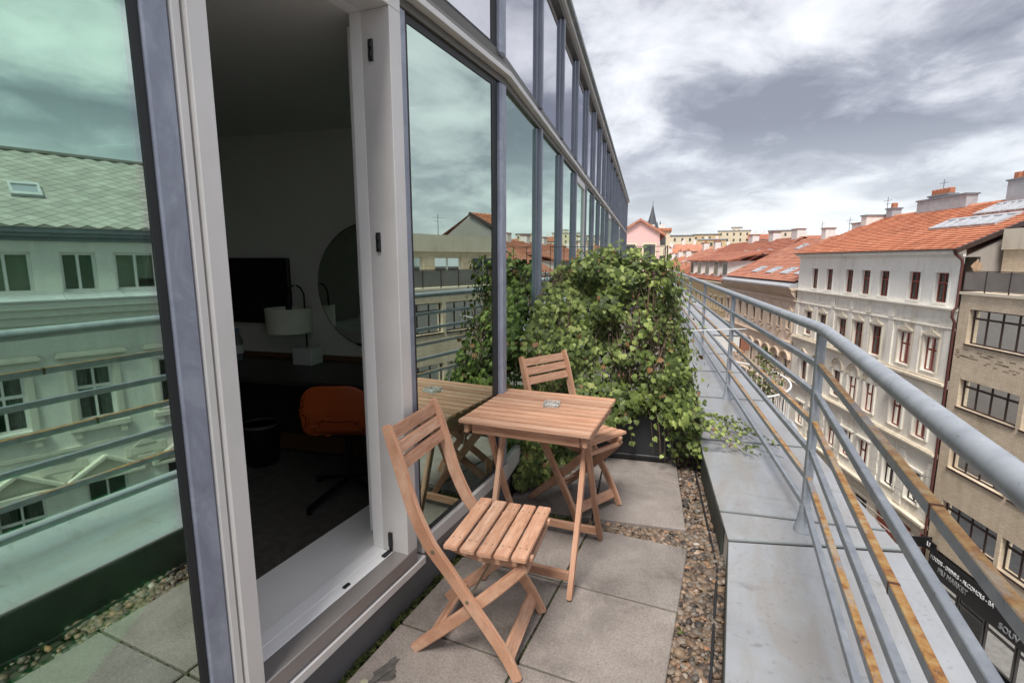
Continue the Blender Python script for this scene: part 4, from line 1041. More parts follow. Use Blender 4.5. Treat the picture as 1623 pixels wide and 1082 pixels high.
def tiles(name, a, b, c, sz=4.2):
    k = NT(name); v = k.coord('Object')
    vo = k.new('ShaderNodeTexVoronoi'); mp = k.new('ShaderNodeMapping'); k.l.new(v, mp.inputs[0]); mp.inputs['Scale'].default_value = (sz, 1.0, 3.0); k.l.new(mp.outputs[0], vo.inputs['Vector']); vo.inputs['Scale'].default_value = 1.0
    col = k.ramp(vo.outputs['Color'], [(0.1, a), (0.5, b), (0.9, c)])
    col = k.mix(0.45, col, k.ramp(k.noise(k.pos(), 0.8, 7, 0.7), [(0.3, (0.55, 0.52, 0.50)), (0.62, (1.08, 1.06, 1.03))]), 'MULTIPLY')
    k.color(col); k.set(Roughness=0.75); MATS[name] = k.m
tiles('tile_orange', (0.38, 0.13, 0.065), (0.51, 0.185, 0.095), (0.59, 0.27, 0.155))
tiles('tile_old', (0.34, 0.13, 0.080), (0.45, 0.185, 0.115), (0.54, 0.265, 0.175))
tiles('tile_brown', (0.25, 0.085, 0.05), (0.34, 0.12, 0.07), (0.42, 0.16, 0.09))
# small facing bricks on the tan block
k = NT('tan_brick'); v = k.coord('Object', (1, 1, 1)); br = k.new('ShaderNodeTexBrick')
mp = k.new('ShaderNodeMapping'); mp.inputs['Rotation'].default_value = (R(90), 0, 0); k.l.new(v, mp.inputs[0]); k.l.new(mp.outputs[0], br.inputs['Vector'])
br.inputs['Color1'].default_value = (0.70, 0.575, 0.42, 1); br.inputs['Color2'].default_value = (0.80, 0.68, 0.52, 1); br.inputs['Mortar'].default_value = (0.48, 0.40, 0.30, 1)
br.inputs['Scale'].default_value = 1.0; br.inputs['Brick Width'].default_value = 0.30; br.inputs['Row Height'].default_value = 0.10; br.inputs['Mortar Size'].default_value = 0.008
c = k.mix(0.5, br.outputs['Color'], k.ramp(k.noise(k.pos((1, 1, .3)), 1.2, 6, .65), [(0.3, (0.62, 0.57, 0.5)), (0.62, (1.05, 1.03, 1.0))]), 'MULTIPLY')
k.color(c); k.set(Roughness=0.8); k.bump(br.outputs['Fac'], -0.3, 0.01); MATS['tan_brick'] = k.m

class House:
    """local frame: x = t - t0, y = out into the street, z above street"""
    def __init__(s, root): s.r = root; s.t0 = root['t0']; del root['t0']
    def mb(s): return MB((s.t0, 0, ZS))
    def box(s, name, mat, t0, t1, y0, y1, z0, z1, par=None, bevel=0, label=None):
        return s.mb().box(t0, t1, y0, y1, z0, z1).build(name, mat, par or s.r, bevel, label=label)
    def wall(s, mat, t0, t1, z0, z1, holes, y=0.0, depth=0.28, name='wall', par=None):
        """one storey-band of wall with real openings and reveals"""
        xs = sorted({t0, t1, *[h[0] for h in holes], *[h[1] for h in holes]}); zs = sorted({z0, z1, *[h[2] for h in holes], *[h[3] for h in holes]})
        m = s.mb()
        for a, b in zip(xs, xs[1:]):
            for c, d in zip(zs, zs[1:]):
                mx, mz = (a + b) / 2, (c + d) / 2
                if any(h[0] < mx < h[1] and h[2] < mz < h[3] for h in holes): continue
                m.quad((a, y, c), (b, y, c), (b, y, d), (a, y, d))
        for a, b, c, d in holes:
            m.quad((a, y, c), (a, y - depth, c), (a, y - depth, d), (a, y, d)); m.quad((b, y, c), (b, y, d), (b, y - depth, d), (b, y - depth, c))
            m.quad((a, y, d), (a, y - depth, d), (b, y - depth, d), (b, y, d)); m.quad((a, y, c), (b, y, c), (b, y - depth, c), (a, y - depth, c))
        return m.build(name, mat, par or s.r)
    def window(s, t0, t1, z0, z1, fmat='red_frame', y=0.0, depth=0.16, bars=1, tr=0.68, fw=0.07, sill='white_render', sash=True, blind=0.8, curt='curtain_far', sillw=0.08, full=False):
        yb = y - depth; m = s.mb()
        m.box(t0, t0 + fw, yb - .05, yb, z0, z1).box(t1 - fw, t1, yb - .05, yb, z0, z1).box(t0 + fw, t1 - fw, yb - .05, yb, z0, z0 + fw).box(t0 + fw, t1 - fw, yb - .05, yb, z1 - fw, z1)
        if bars:
            for i in range(bars):
                c = t0 + (t1 - t0) * (i + 1) / (bars + 1); m.box(c - fw * .45, c + fw * .45, yb - .045, yb + .004, z0 + fw, z1 - fw)
        if tr:
            zt = z0 + (z1 - z0) * tr; m.box(t0 + fw, t1 - fw, yb - .04, yb + .016, zt - fw * .7, zt + fw * .7)
        w = m.build('window', fmat, s.r)
        s.mb().quad((t0 + fw * .6, yb - .03, z0 + fw * .6), (t1 - fw * .6, yb - .03, z0 + fw * .6), (t1 - fw * .6, yb - .03, z1 - fw * .6), (t0 + fw * .6, yb - .03, z1 - fw * .6)).build('pane', 'pane_clear', w)
        # what stands behind the glass: a dark room, sometimes net curtains
        b = s.mb(); b.quad((t0 - .1, yb - .55, z0 - .1), (t1 + .1, yb - .55, z0 - .1), (t1 + .1, yb - .55, z1 + .1), (t0 - .1, yb - .55, z1 + .1)); b.build('room_dark', 'window_back', w)
        if random.random() < blind:
            cm = s.mb(); wv = (.5 if full else random.uniform(.28, .46)) * (t1 - t0)
            for a, b_ in ((t0 + .02, t0 + wv), (t1 - wv, t1 - .02)):
                n = 10 if full else 30; zb = z0 + random.choice((0, 0, .0, .3)) * (z1 - z0)
                for i in range(n):
                    x0, x1 = lerp(a, b_, i / n), lerp(a, b_, (i + 1) / n); o0, o1 = (0, 0) if full else (.045 * math.sin(i * 1.35 + a), .045 * math.sin((i + 1) * 1.35 + a))
                    cm.quad((x0, yb - .14 + o0, zb), (x1, yb - .14 + o1, zb), (x1, yb - .14 + o1, z1), (x0, yb - .14 + o0, z1))
            cm.build('net_curtain', curt, w)
        if sill: s.mb().box(t0 - sillw, t1 + sillw, y - depth * .5, y + .07, z0 - .07, z0 - .004).build('sill', sill, w)
        return w
    def gable(s, t0, t1, zbase, rise, depth, y=0.0, mat='stucco_dark', par=None, th=.10):
        """triangular pediment with raked mouldings"""
        c = (t0 + t1) / 2; m = s.mb()
        m.box(t0, t1, y + .002, y + depth, zbase, zbase + th)
        for a, b in (((t0, zbase + th), (c, zbase + rise)), ((t1, zbase + th), (c, zbase + rise))):
            m.strip([a, b], th, 'y', y + .003, y + depth * .96)
        m.prism([(t0 + .15, zbase + th), (t1 - .15, zbase + th), (c, zbase + rise - .05)], 'y', y + .001, y + .04)
        return m.build('pediment', mat, par or s.r)
    def cornice(s, t0, t1, z, steps, mat='stucco_dark', y=0.0, name='cornice'):
        m = s.mb(); zz = z
        for h, d in steps: m.box(t0, t1, y - .02, y + d, zz, zz + h - .001); zz += h
        return m.build(name, mat, s.r)
    def roof(s, t0, t1, ze, zr, D, mat, over=0.45, y=0.0, hip=0.0, course=0.30, back=True):
        """pitched roof laid in real overlapping courses of tiles"""
        L = math.hypot(D + over, zr - ze); n = int(L / course); m = s.mb(); dy, dz = -(D + over) / n, (zr - ze) / n; y0 = y + over
        nrm = Vector((0, zr - ze, D + over)).normalized() * 0.05
        for i in range(n):
            a, b = i, i + 1
            yA, zA = y0 + dy * a, ze + dz * a; yB, zB = y0 + dy * b, ze + dz * b
            h0, h1 = hip * a / n, hip * b / n
            m.quad((t0 + h0, yA + nrm.y, zA + nrm.z), (t1 - h0, yA + nrm.y, zA + nrm.z), (t1 - h1, yB, zB), (t0 + h1, yB, zB))
            m.quad((t0 + h0, yA, zA), (t1 - h0, yA, zA), (t1 - h0, yA + nrm.y, zA + nrm.z), (t0 + h0, yA + nrm.y, zA + nrm.z))
        if back:
            m.quad((t0 + hip, y - D, zr), (t1 - hip, y - D, zr), (t1, y - 2 * D - over, ze), (t0, y - 2 * D - over, ze))
        m.prism([(y - D - .14, zr - .03), (y - D, zr + .09), (y - D + .14, zr - .03)], 'x', t0 + hip, t1 - hip)
        r = m.build('roof', mat, s.r)
        return r
    def skylight(s, t0, t1, f0, f1, ze, zr, D, par, over=0.45, y=0.0, div=0):
        def P(f, up=0.0):
            d = Vector((0, zr - ze, D + over)).normalized() * up
            return (y + over - (D + over) * f + d.y, ze + (zr - ze) * f + d.z)
        m = s.mb(); a, b = P(f0, .02), P(f1, .02); c, d = P(f1, .14), P(f0, .14)
        for x0, x1 in ((t0, t0 + .07), (t1 - .07, t1)): m.prism([a, b, c, d], 'x', x0, x1)
        e, f = P(f0 + .03, .02), P(f0 + .03, .14); m.prism([a, e, f, d], 'x', t0 + .07, t1 - .07)
        e, f = P(f1 - .03, .02), P(f1 - .03, .14); m.prism([e, b, c, f], 'x', t0 + .07, t1 - .07)
        for i in range(div):
            xx = t0 + (t1 - t0) * (i + 1) / (div + 1); m.prism([a, b, c, d], 'x', xx - .04, xx + .04)
        w = m.build('skylight', 'metal_pale', s.r)
        p, q = P(f0 + .02, .10), P(f1 - .02, .10)
        s.mb().quad((t0 + .06, *p), (t1 - .06, *p), (t1 - .06, *q), (t0 + .06, *q)).build('pane', 'skylight_glass', w)
    def chimney(s, t0, t1, y0, y1, z0, z1, mat='metal_pale', pots=3, par=None, cap='lead'):
        c = s.mb().box(t0, t1, y0, y1, z0, z1).build('chimney', mat, s.r)
        s.mb().box(t0 - .08, t1 + .08, y0 - .08, y1 + .08, z1 + .001, z1 + .10).build('cap', cap, c)
        for i in range(pots):
            x = lerp(t0, t1, (i + .5) / pots); w = min(.17, (t1 - t0) / pots * .42)
            s.mb().box(x - w, x + w, (y0 + y1) / 2 - .17, (y0 + y1) / 2 + .17, z1 + .101, z1 + .50).build('chimney_pot', 'chimney_pot', c, .02)
        return c
k = NT('pane_clear'); k.n.remove(k.b)
trn = k.new('ShaderNodeBsdfTransparent'); trn.inputs[0].default_value = (.72, .76, .74, 1); gl = k.new('ShaderNodeBsdfGlossy'); gl.inputs['Roughness'].default_value = .015; gl.inputs['Color'].default_value = (.9, .92, .92, 1)
frn = k.new('ShaderNodeFresnel'); frn.inputs['IOR'].default_value = 1.6; mx = k.new('ShaderNodeMixShader'); k.l.new(k.math('MULTIPLY', frn.outputs[0], 1.3), mx.inputs[0]); k.l.new(trn.outputs[0], mx.inputs[1]); k.l.new(gl.outputs[0], mx.inputs[2]); k.l.new(mx.outputs[0], k.out.inputs[0]); MATS['pane_clear'] = k.m
plain('window_back', (0.035, 0.032, 0.030), 0.9, 0, 0.4, 1)

# ======== white house with orange roof
H = House(bthing('white_house', 'cream white house with bright orange tiled roof and dark red windows', 28.65))
T0, T1 = 28.65, 47.2
H.box('core', 'gable_grey', T0 + .02, T1 - .02, -12.3, -.75, ZS, 1.6)
cols = [44.3, 42.0, 39.2, 37.15, 35.12, 32.25, 30.05]
r1 = [(c - .48, c + .48, -0.86, 0.75) for c in cols]
H.wall('white_upper', T0, T1, -1.05, 1.62, r1)
for h in r1: H.window(*h, bars=1, tr=.66, sill='white_upper')
m = H.mb()
for h in r1: m.box(h[0] - .14, h[1] + .14, .001, .035, h[3] + .02, h[3] + .14).box(h[0] - .14, h[0] - .02, .001, .03, h[2], h[3] + .02).box(h[1] + .02, h[1] + .14, .001, .03, h[2], h[3] + .02)
m.each('window_surround', 'white_upper', H.r)
H.cornice(T0, T1, 1.62, [(.12, .12), (.14, .34), (.08, .42)], 'white_upper')
H.box('gutter', 'brown_frame', T0 - .05, T1 + .05, .42, .58, 1.95, 2.03)
H.cornice(T0, T1, -1.22, [(.06, .12), (.10, .26)], 'white_render')
cols2 = [44.75, 42.4, 39.5, 37.4, 35.33, 32.45, 30.25]
r2 = [(c - .55, c + .55, -4.75, -2.83) for c in cols2]
H.wall('white_render', T0, T1, -5.0, -1.22, r2)
for h in r2:
    w = H.window(*h, bars=1, tr=.62)
    c = (h[0] + h[1]) / 2
    m = H.mb().box(h[0] - .16, h[1] + .16, .001, .10, h[3] + .10, h[3] + .19).box(h[0] - .13, h[0] - .02, .001, .05, h[2], h[3] + .10).box(h[1] + .02, h[1] + .13, .001, .05, h[2], h[3] + .10)
    m.prism([(h[0] - .05, h[3] + .19), (h[1] + .05, h[3] + .19), (c + .35, h[3] + .30), (c + .16, h[3] + .36), (c + .10, h[3] + .56), (c, h[3] + .66), (c - .10, h[3] + .56), (c - .16, h[3] + .36), (c - .35, h[3] + .30)], 'y', .001, .09)
    m.each('window_crest', 'stucco_dark', w)
m = H.mb()                                     # raised panels and garlands of the frieze
for c in cols2 + [43.6, 38.4, 36.3, 33.9]: m.box(c - .45, c + .45, .001, .035, -1.95, -1.45)
for c in (40.9, 38.4, 36.35, 33.9): m.box(c - .22, c + .22, .036, .10, -2.05, -1.38)
m.each('frieze_panel', 'white_render', H.r)
H.cornice(T0, T1, -2.25, [(.05, .06), (.05, .10)], 'white_render', name='string_course')
m = H.mb()
for c in (T0 + .35, 31.35, 33.85, 36.3, 38.45, 40.9, 43.55, T1 - .35):
    m.box(c - .28, c + .28, .001, .07, -5.0, -2.26)
m.each('pilaster', 'white_render', H.r)
H.cornice(T0, T1, -5.42, [(.14, .10), (.14, .30), (.12, .14)], 'stucco_dark')
H.box('wall', 'white_render', T0, T1, -.3, -.001, -5.42, -5.0)
cols3 = [44.75, 42.4, 39.5, 37.4, 35.33, 32.45, 30.25]
r3 = [(c - .55, c + .55, -8.70, -6.75) for c in cols3]
H.wall('white_render', T0, T1, -9.1, -5.42, r3)
for i, h in enumerate(r3):
    w = H.window(*h, bars=1, tr=.62, sill='stucco_dark')
    m = H.mb().box(h[0] - .17, h[0] - .02, .001, .09, h[2], h[3] + .02).box(h[1] + .02, h[1] + .17, .001, .09, h[2], h[3] + .02); m.each('surround', 'white_render', w)
    if 2 <= i <= 4:      # round-headed hoods in the middle bays
        c = (h[0] + h[1]) / 2; m = H.mb()
        for rr, d in ((.80, .14), (.62, .10), (.46, .06)): m.strip([(c + rr * math.cos(R(a)), h[3] + .18 + rr * math.sin(R(a))) for a in range(0, 181, 15)], .10, 'y', .001, d)
        m.build('hood', 'stucco_dark', w)
    else: H.gable(h[0] - .35, h[1] + .35, h[3] + .15, .62, .28, par=w)
H.cornice(T0, T1, -9.35, [(.10, .10), (.12, .28), (.06, .18)], 'stucco_dark')
r4 = [(c - .55, c + .55, -12.62, -10.75) for c in cols3]
H.wall('white_render', T0, T1, -13.3, -9.07, r4)
for i, h in enumerate(r4):
    w = H.window(*h, fmat='brown_frame' if i > 4 else 'red_frame', bars=1, tr=.62, sill='stucco_dark')
    m = H.mb().box(h[0] - .17, h[0] - .02, .001, .08, h[2], h[3] + .02).box(h[1] + .02, h[1] + .17, .001, .08, h[2], h[3] + .02).box(h[0] - .25, h[1] + .25, .001, .16, h[3] + .14, h[3] + .26); m.each('surround', 'white_render', w)
m = H.mb()
for c in (T0 + .3, 31.35, 33.85, 38.45, 40.9, 43.55):
    for zz in range(9): m.box(c - .30 + (zz % 2) * .06, c + .30 - (zz % 2) * .06, .001, .07, -13.2 + zz * .44, -12.80 + zz * .44)
m.each('quoin', 'white_render', H.r)
H.cornice(T0, T1, -13.55, [(.10, .12), (.14, .34)], 'stucco_dark')
r5 = [(c - .75, c + .75, ZS + .25, -14.6) for c in (44.0, 41.0, 38.0, 35.0)] + [(29.9, 33.3, ZS + .02, -14.15)]
H.wall('stucco_dark', T0, T1, ZS, -13.30, r5)
for h in r5[:-1]: H.window(*h, fmat='brown_frame', bars=1, tr=.75, sill=None, blind=.2)
dr = H.box('gate', 'door_red', 29.95, 33.25, -.25, -.15, ZS + .03, -14.2)
for i in range(6): H.box('plank', 'door_red', 30.0 + i * .54, 30.5 + i * .54, -.149, -.11, ZS + .15, -14.4, dr, .01)
m = H.mb()
for zz in range(10): m.box(T0, T1, .001, .03, ZS + .05 + zz * .44, ZS + .09 + zz * .44)
ZE, ZRG, DR = 1.95, 5.0, 6.17
rf = H.roof(T0, T1, ZE, ZRG, DR, 'tile_orange', over=.50)
H.mb().prism([(.0, 1.6), (-DR, ZRG - .12), (-2 * DR, 1.6)], 'x', T0 + .02, T0 + .30).prism([(.0, 1.6), (-DR, ZRG - .12), (-2 * DR, 1.6)], 'x', T1 - .30, T1 - .02).each('gable_wall', 'gable_grey', H.r)
H.mb().prism([(-.62 + .24 * math.cos(a) * (1 + .25 * math.sin(3 * a) + .12 * math.sin(8 * a)), 1.05 + .36 * math.sin(a) * (1 + .2 * math.cos(4 * a) + .1 * math.sin(9 * a))) for a in (R(9 * i) for i in range(40))], 'x', T0 + .008, T0 + .019).build('bare_patch', plain('bare_brick', (.36, .25, .165), .9, 0, .3, 6), H.r)
H.mb().strip([(.55, ZE - .05), (-DR, ZRG + .0)], .22, 'x', T0 - .16, T0 - .002).build('verge_board', 'brown_frame', rf)
# glazed studio lights let into the roof
for i in range(6): H.skylight(30.3 + i * .86, 31.1 + i * .86, .44, .64, ZE, ZRG, DR, rf, .5)
for i in range(4): H.skylight(30.35 + i * 1.02, 31.3 + i * 1.02, .70, .92, ZE, ZRG, DR, rf, .5, div=1)
H.chimney(37.5, 42.3, -6.6, -5.9, 4.7, 5.75, 'metal_pale', 0)
ch_ = H.chimney(39.3, 41.2, -6.55, -5.95, 5.851, 5.95, 'metal_pale', 5)
H.chimney(32.2, 34.4, -6.6, -5.9, 4.7, 6.1, 'metal_pale', 4)
H.chimney(45.2, 46.0, -6.6, -5.9, 4.8, 5.55, 'metal_pale', 1)
H.chimney(46.3, 47.1, -7.2, -4.6, 3.2, 5.1, 'chimney_white', 0)
# rainwater pipe with swan neck
H.mb().tube([(T0 + .1, .5, 1.95), (T0 + .05, .45, 1.75), (T0 - .02, .14, 1.45), (T0 - .02, .10, 1.2), (T0 - .02, .10, -1.0), (T0 - .02, .26, -1.2), (T0 - .02, .26, -1.5), (T0 - .02, .10, -1.8), (T0 - .02, .10, ZS + .1)], .07, 10).build('downpipe', 'pipe_red', H.r, smooth=True)
H.mb().tube([(40.2, -6.2, 5.8), (40.2, -6.2, 7.1)], .03, 6).bar((39.8, -6.2, 6.85), (40.6, -6.2, 6.85), .03, .03).build('aerial', 'lead', H.r)
m.each('rustication', 'white_render', H.r)
# ======== tan brick block with shop
TA, TB = 9.2, 28.55
H = House(bthing('tan_block', 'tan brick block with wide brown windows above a black shop front', TA))
H.box('core', 'gable_grey', TA + .02, TB - .02, -12.0, -1.2, ZS, -.25)
bands = [(-2.79, -1.03), (-6.10, -4.63), (-9.45, -7.98), (-12.9, -11.3)]
bays = [(27.87, 24.35), (24.1, 20.6), (20.35, 16.85), (16.6, 13.1), (12.85, 9.8)]
ztops = [-.30, -3.70, -7.1, -10.35, -13.9]
for bi, (z0, z1) in enumerate(bands):
    holes = [(b, a, z0, z1) for a, b in bays]
    H.wall('tan_brick', TA, TB, ztops[bi + 1], ztops[bi], holes, depth=.35)
    for (b, a, _, _) in [(h[0], h[1], 0, 0) for h in holes]:
        n = 3
        w = H.window(b, a, z0, z1, 'brown_frame', depth=.22, bars=n, tr=.74, fw=.07, sill='brown_frame', blind=(.45, .95, .6, .5)[bi], curt='curtain_white' if bi == 1 else 'curtain_far', sillw=.02)
# scarred bricks where an awning once hung
k = NT('scar'); k.color(k.ramp(k.noise(k.pos(), 6, 3), [(.3, (.22, .16, .11)), (.7, (.40, .31, .22))])); k.set(Roughness=.9); MATS['scar'] = k.m
m = H.mb(); rr_ = random.Random(3)
for _ in range(42):
    x = rr_.uniform(23.6, 28.2); z = -3.1 - rr_.choice((0, .12, .24, .36, .48)) - (27.9 - x) * .05; m.box(x, x + rr_.uniform(.18, .34), .001, .006, z, z + .055)
m.build('scarred_brick', 'scar', H.r)
# roof terrace with setback penthouse
H.box('balcony_slab', 'stucco_dark', TA, TB, -1.6, .12, -.30, -.17)
bal = H.mb()
for i in range(15): x = lerp(TA + .1, TB - .12, i / 14); bal.box(x - .02, x + .02, .03, .07, -.169, .86)
bal.box(TA + .1, TB - .1, .03, .07, .86, .90).box(TA + .1, TB - .1, .035, .065, -.10, -.07)
br_ = bal.build('balcony_railing', 'brown_frame', H.r)
k = NT('smoked_panel'); k.color(k.ramp(k.noise(k.pos(), .8, 3), [(.3, (.17, .155, .14)), (.7, (.24, .22, .20))])); k.set(Roughness=.3); MATS['smoked_panel'] = k.m
for i in range(14):
    a, b = lerp(TA + .1, TB - .12, i / 14), lerp(TA + .1, TB - .12, (i + 1) / 14); H.box('panel', 'smoked_panel', a + .03, b - .03, .045, .053, -.06, .84, br_)
ph = [(26.6 - 3.2 * i - 2.3, 26.6 - 3.2 * i, -.10, 1.65) for i in range(5)]
H.wall('tan_brick', TA, 28.3, -.17, 2.95, ph, y=-1.5, depth=.25)
for h in ph: H.window(*h, fmat='white_frame', y=-1.5, bars=1, tr=0, fw=.10, sill=None, blind=.8, curt='blind_green')
H.box('parapet_band', 'stucco_dark', TA, 28.32, -1.499, -1.38, 1.95, 2.97)
H.box('roof_slab', 'lead', TA, 28.3, -12, -1.51, 2.80, 2.951)
H.box('side_wall', 'tan_brick', 28.25, 28.3, -12, -1.51, -.17, 2.79)
H.chimney(20.5, 21.3, -7, -6.3, 2.96, 4.6, 'gable_grey', 2)
H.mb().tube([(18.0, -5, 2.9), (18.0, -5, 5.2)], .06, 8).tube([(16.9, -5, 2.9), (16.9, -5, 4.4)], .05, 8).build('mast', 'lead', H.r)
for x, z0, h in ((24.0, 2.95, 1.6), (13.5, 2.95, 2.2)): H.mb().tube([(x, -4.5, z0), (x, -4.5, z0 + h)], .025, 6).bar((x - .5, -4.5, z0 + h * .85), (x + .5, -4.5, z0 + h * .85), .02, .02).bar((x - .35, -4.5, z0 + h * .7), (x + .35, -4.5, z0 + h * .7), .02, .02).build('aerial', 'lead', H.r)
# washing left on the balcony
q = opp(25.05, -.45, -.169); dc = thing('draped_stool', 'pink cloth draped over a dark stool behind the balcony railing', 'stool', q, RS)
MB().box(-.22, .22, -.2, .2, .36, .40).build('seat', 'shop_black', dc, .01)
for a, b in ((-.18, -.16), (.18, -.16), (.18, .16), (-.18, .16)): MB().box(a - .02, a + .02, b - .02, b + .02, 0, .359).build('leg', 'shop_black', dc)
MB().prism([(-.26, .18), (-.25, .42), (-.08, .78), (.04, .86), (.12, .70), (.27, .42), (.30, .10), (.2, .16), (.1, .08), (-.05, .2), (-.15, .12)], 'y', -.21, .21).build('cloth', plain('pink_cloth', (.55, .10, .28), .85, 0, .2, 8), dc, .05, True, 3)
# shop front
zt, zb = -13.9, -14.16
H.box('wall', 'tan_brick', TA, TB, -.3, -.001, -14.16, -13.9)
sg = H.box('shop_sign', 'shop_black', 12.0, 28.05, .002, .16, -15.62, -14.28, bevel=.01)
H.box('shop_front', 'shop_black', 12.0, 28.05, -.35, -.30, ZS, -15.63)
H.box('pier', 'tan_brick', 28.06, TB, -.3, -.002, ZS, -14.16); H.box('wall', 'tan_brick', TA, 11.99, -.3, -.002, ZS, -14.16)
for i in range(9):
    x = 12.1 + i * 1.76; H.window(x, x + 1.66, ZS + .35, -15.75, 'shop_frame' if 'shop_frame' in MATS else (plain('shop_frame', (.14, .135, .13), .4, .3) and 'shop_frame'), depth=.12, bars=0, tr=.80, fw=.08, sill=None, blind=0)
MATS['letter_white'] = plain('letter_white', (.62, .62, .62), .5); MATS['letter_grey'] = plain('letter_grey', (.26, .27, .28), .5); MATS['letter_red'] = plain('letter_red', (.5, .02, .03), .5)
def text(par, s, size, mat, t, y, z, off, align='LEFT', ext=.02, sx=1.0):
    cu = bpy.data.curves.new('lettering', 'FONT'); cu.body = s; cu.size = size; cu.extrude = ext; cu.align_x = align; cu.offset = .012 * size
    tmp = bpy.data.objects.new('tmp', cu); COL.objects.link(tmp); bpy.context.view_layer.update()
    me = bpy.data.meshes.new_from_object(tmp.evaluated_get(bpy.context.evaluated_depsgraph_get())); bpy.data.objects.remove(tmp)
    me.materials.clear(); me.materials.append(MATS[mat])
    # x' = -t (reads left to right from our side), y' = up, z' = out
    M = Matrix(((-1, 0, 0, t - off[0]), (0, 0, 1, y - off[1]), (0, 1, 0, z - off[2]), (0, 0, 0, 1)))
    me.transform(M @ Matrix.Diagonal((sx, 1, 1, 1))); me.name = 'lettering'
    return obj('lettering', me, par)
HO = (TA, 0, ZS)
text(sg, 'FOODS - DRINKS - ALCOHOLS - BA', .30, 'letter_white', 27.92, .165, -14.74, HO, sx=.88)
text(sg, 'FILI MARKET', .40, 'letter_grey', 27.3, .165, -15.20, HO, sx=.92)
text(sg, 'SOUV', .42, 'letter_grey', 23.35, .165, -15.42, HO)
bs = H.mb().box(28.02, 28.10, .12, 1.15, -14.20, -13.62).build('hanging_sign', 'shop_black', H.r, .01)
fs = H.mb().box(28.0 - .62, 28.55, .30, .36, -14.28, -13.72).build('hanging_sign', 'shop_black', H.r, .01)
text(fs, 'FILI', .36, 'letter_white', 28.30, .365, -14.08, HO)
H.box('sign_edge', 'letter_red', 28.551, 28.60, .30, .36, -14.28, -13.72, fs)

# ======== pale house with diamond slate roof (seen in the glass beside the door)
SA, SB = -11.0, 8.4
H = House(bthing('slate_roofed_house', 'pale house with diamond slate roof and carved window hoods', SA))
H.box('core', 'gable_grey', SA + .02, SB - .02, -10, -.75, ZS, 2.0)
wc = [(-8.7 + 1.93 * i) for i in range(9)]
r1 = [(c - (.64 if i % 2 == 0 else .48), c + (.64 if i % 2 == 0 else .48), .36, 1.69) for i, c in enumerate([4.07 - 2.0 * 6 + 2.0 * j if False else c for j, c in enumerate([-9.2, -7.35, -5.2, -3.3, -1.35, .45, 2.25, 4.07, 5.70, 7.5])])]
H.wall('slate_wall', SA, SB, .25, 2.05, r1, y=-.05)
for h in r1: H.window(*h, fmat='white_frame', y=-.05, bars=1, tr=0, fw=.09, sill=None, blind=.9, curt='blind_green', full=True)
H.cornice(SA, SB, 2.05, [(.14, .10), (.12, .34), (.14, .46)], 'lead', y=-.05)
lg = H.mb()
for i in range(12): lg.prism([(-.06, .34), (.75, .16), (.75, .11), (-.06, .11)], 'x', lerp(SA, SB, i / 12), lerp(SA, SB, (i + 1) / 12) - .015)
lg.each('ledge', 'metal_pale', H.r)
H.cornice(SA, SB, -.95, [(.30, .12), (.28, .30), (.25, .50), (.22, .68)], 'slate_wall')
wc2 = [-9.9, -7.6, -5.3, -3.05, -.65, 1.75, 4.08, 6.55]
r2 = [(c - .53, c + .53, -4.18, -2.28) for c in wc2]
H.wall('slate_wall', SA, SB, -5.0, -.95, r2)
for h in r2:
    w = H.window(*h, fmat='white_frame', bars=1, tr=.62, fw=.08, sill='slate_wall', blind=.8)
    m = H.mb().box(h[0] - .22, h[0] - .03, .001, .08, h[2], h[3] + .06).box(h[1] + .03, h[1] + .22, .001, .08, h[2], h[3] + .06)
    m.box(h[0] - .35, h[1] + .35, .001, .12, h[3] + .36, h[3] + .44).box(h[0] - .45, h[1] + .45, .001, .26, h[3] + .44, h[3] + .54).box(h[0] - .40, h[1] + .40, .001, .20, h[3] + .54, h[3] + .62)
    m.box(h[0] - .32, h[1] + .32, .001, .20, h[2] - .30, h[2] - .12).box(h[0] - .22, h[0] - .02, .001, .16, h[2] - .56, h[2] - .31).box(h[1] + .02, h[1] + .22, .001, .16, h[2] - .56, h[2] - .31)
    m.each('window_hood', 'stucco_pale' if 'stucco_pale' in MATS else (stained('stucco_pale', (.64, .62, .53), (.3, .28, .22)) and 'stucco_pale'), w)
H.cornice(SA, SB, -5.12, [(.12, .10)], 'stucco_pale', name='string_course')
r3 = [(c - .60, c + .60, -8.6, -6.45) for c in wc2]
H.wall('slate_wall', SA, SB, -9.2, -5.0, r3)
for i, h in enumerate(r3):
    w = H.window(*h, fmat='white_frame', bars=1, tr=.62, sill='stucco_pale')
    H.gable(h[0] - .50, h[1] + .50, h[3] + .12, .80, .32, mat='stucco_pale', par=w)
m = H.mb()
for a, b in zip(wc2, wc2[1:]):                     # carved tablets between the pediments
    c = (a + b) / 2; m.box(c - .62, c + .62, .001, .06, -5.85, -5.45).box(c - .52, c + .52, .061, .08, -5.78, -5.52)
    m.prism([(c - .35, -5.44), (c + .35, -5.44), (c + .12, -5.28), (c, -5.17), (c - .12, -5.28)], 'y', .001, .10).prism([(c - .3, -5.86), (c + .3, -5.86), (c + .15, -6.1), (c, -6.3), (c - .15, -6.1)], 'y', .001, .10)
m.each('tablet', 'stucco_pale', H.r)
r4 = [(c - .60, c + .60, -12.5, -10.4) for c in wc2]
H.wall('slate_wall', SA, SB, -13.6, -9.2, r4)
for h in r4: H.window(*h, fmat='white_frame', bars=1, tr=.62)
r5 = [(c - .8, c + .8, ZS + .3, -14.6) for c in wc2]
H.wall('stucco_pale', SA, SB, ZS, -13.6, r5)
for h in r5: H.window(*h, fmat='brown_frame', bars=1, tr=.8, sill=None)
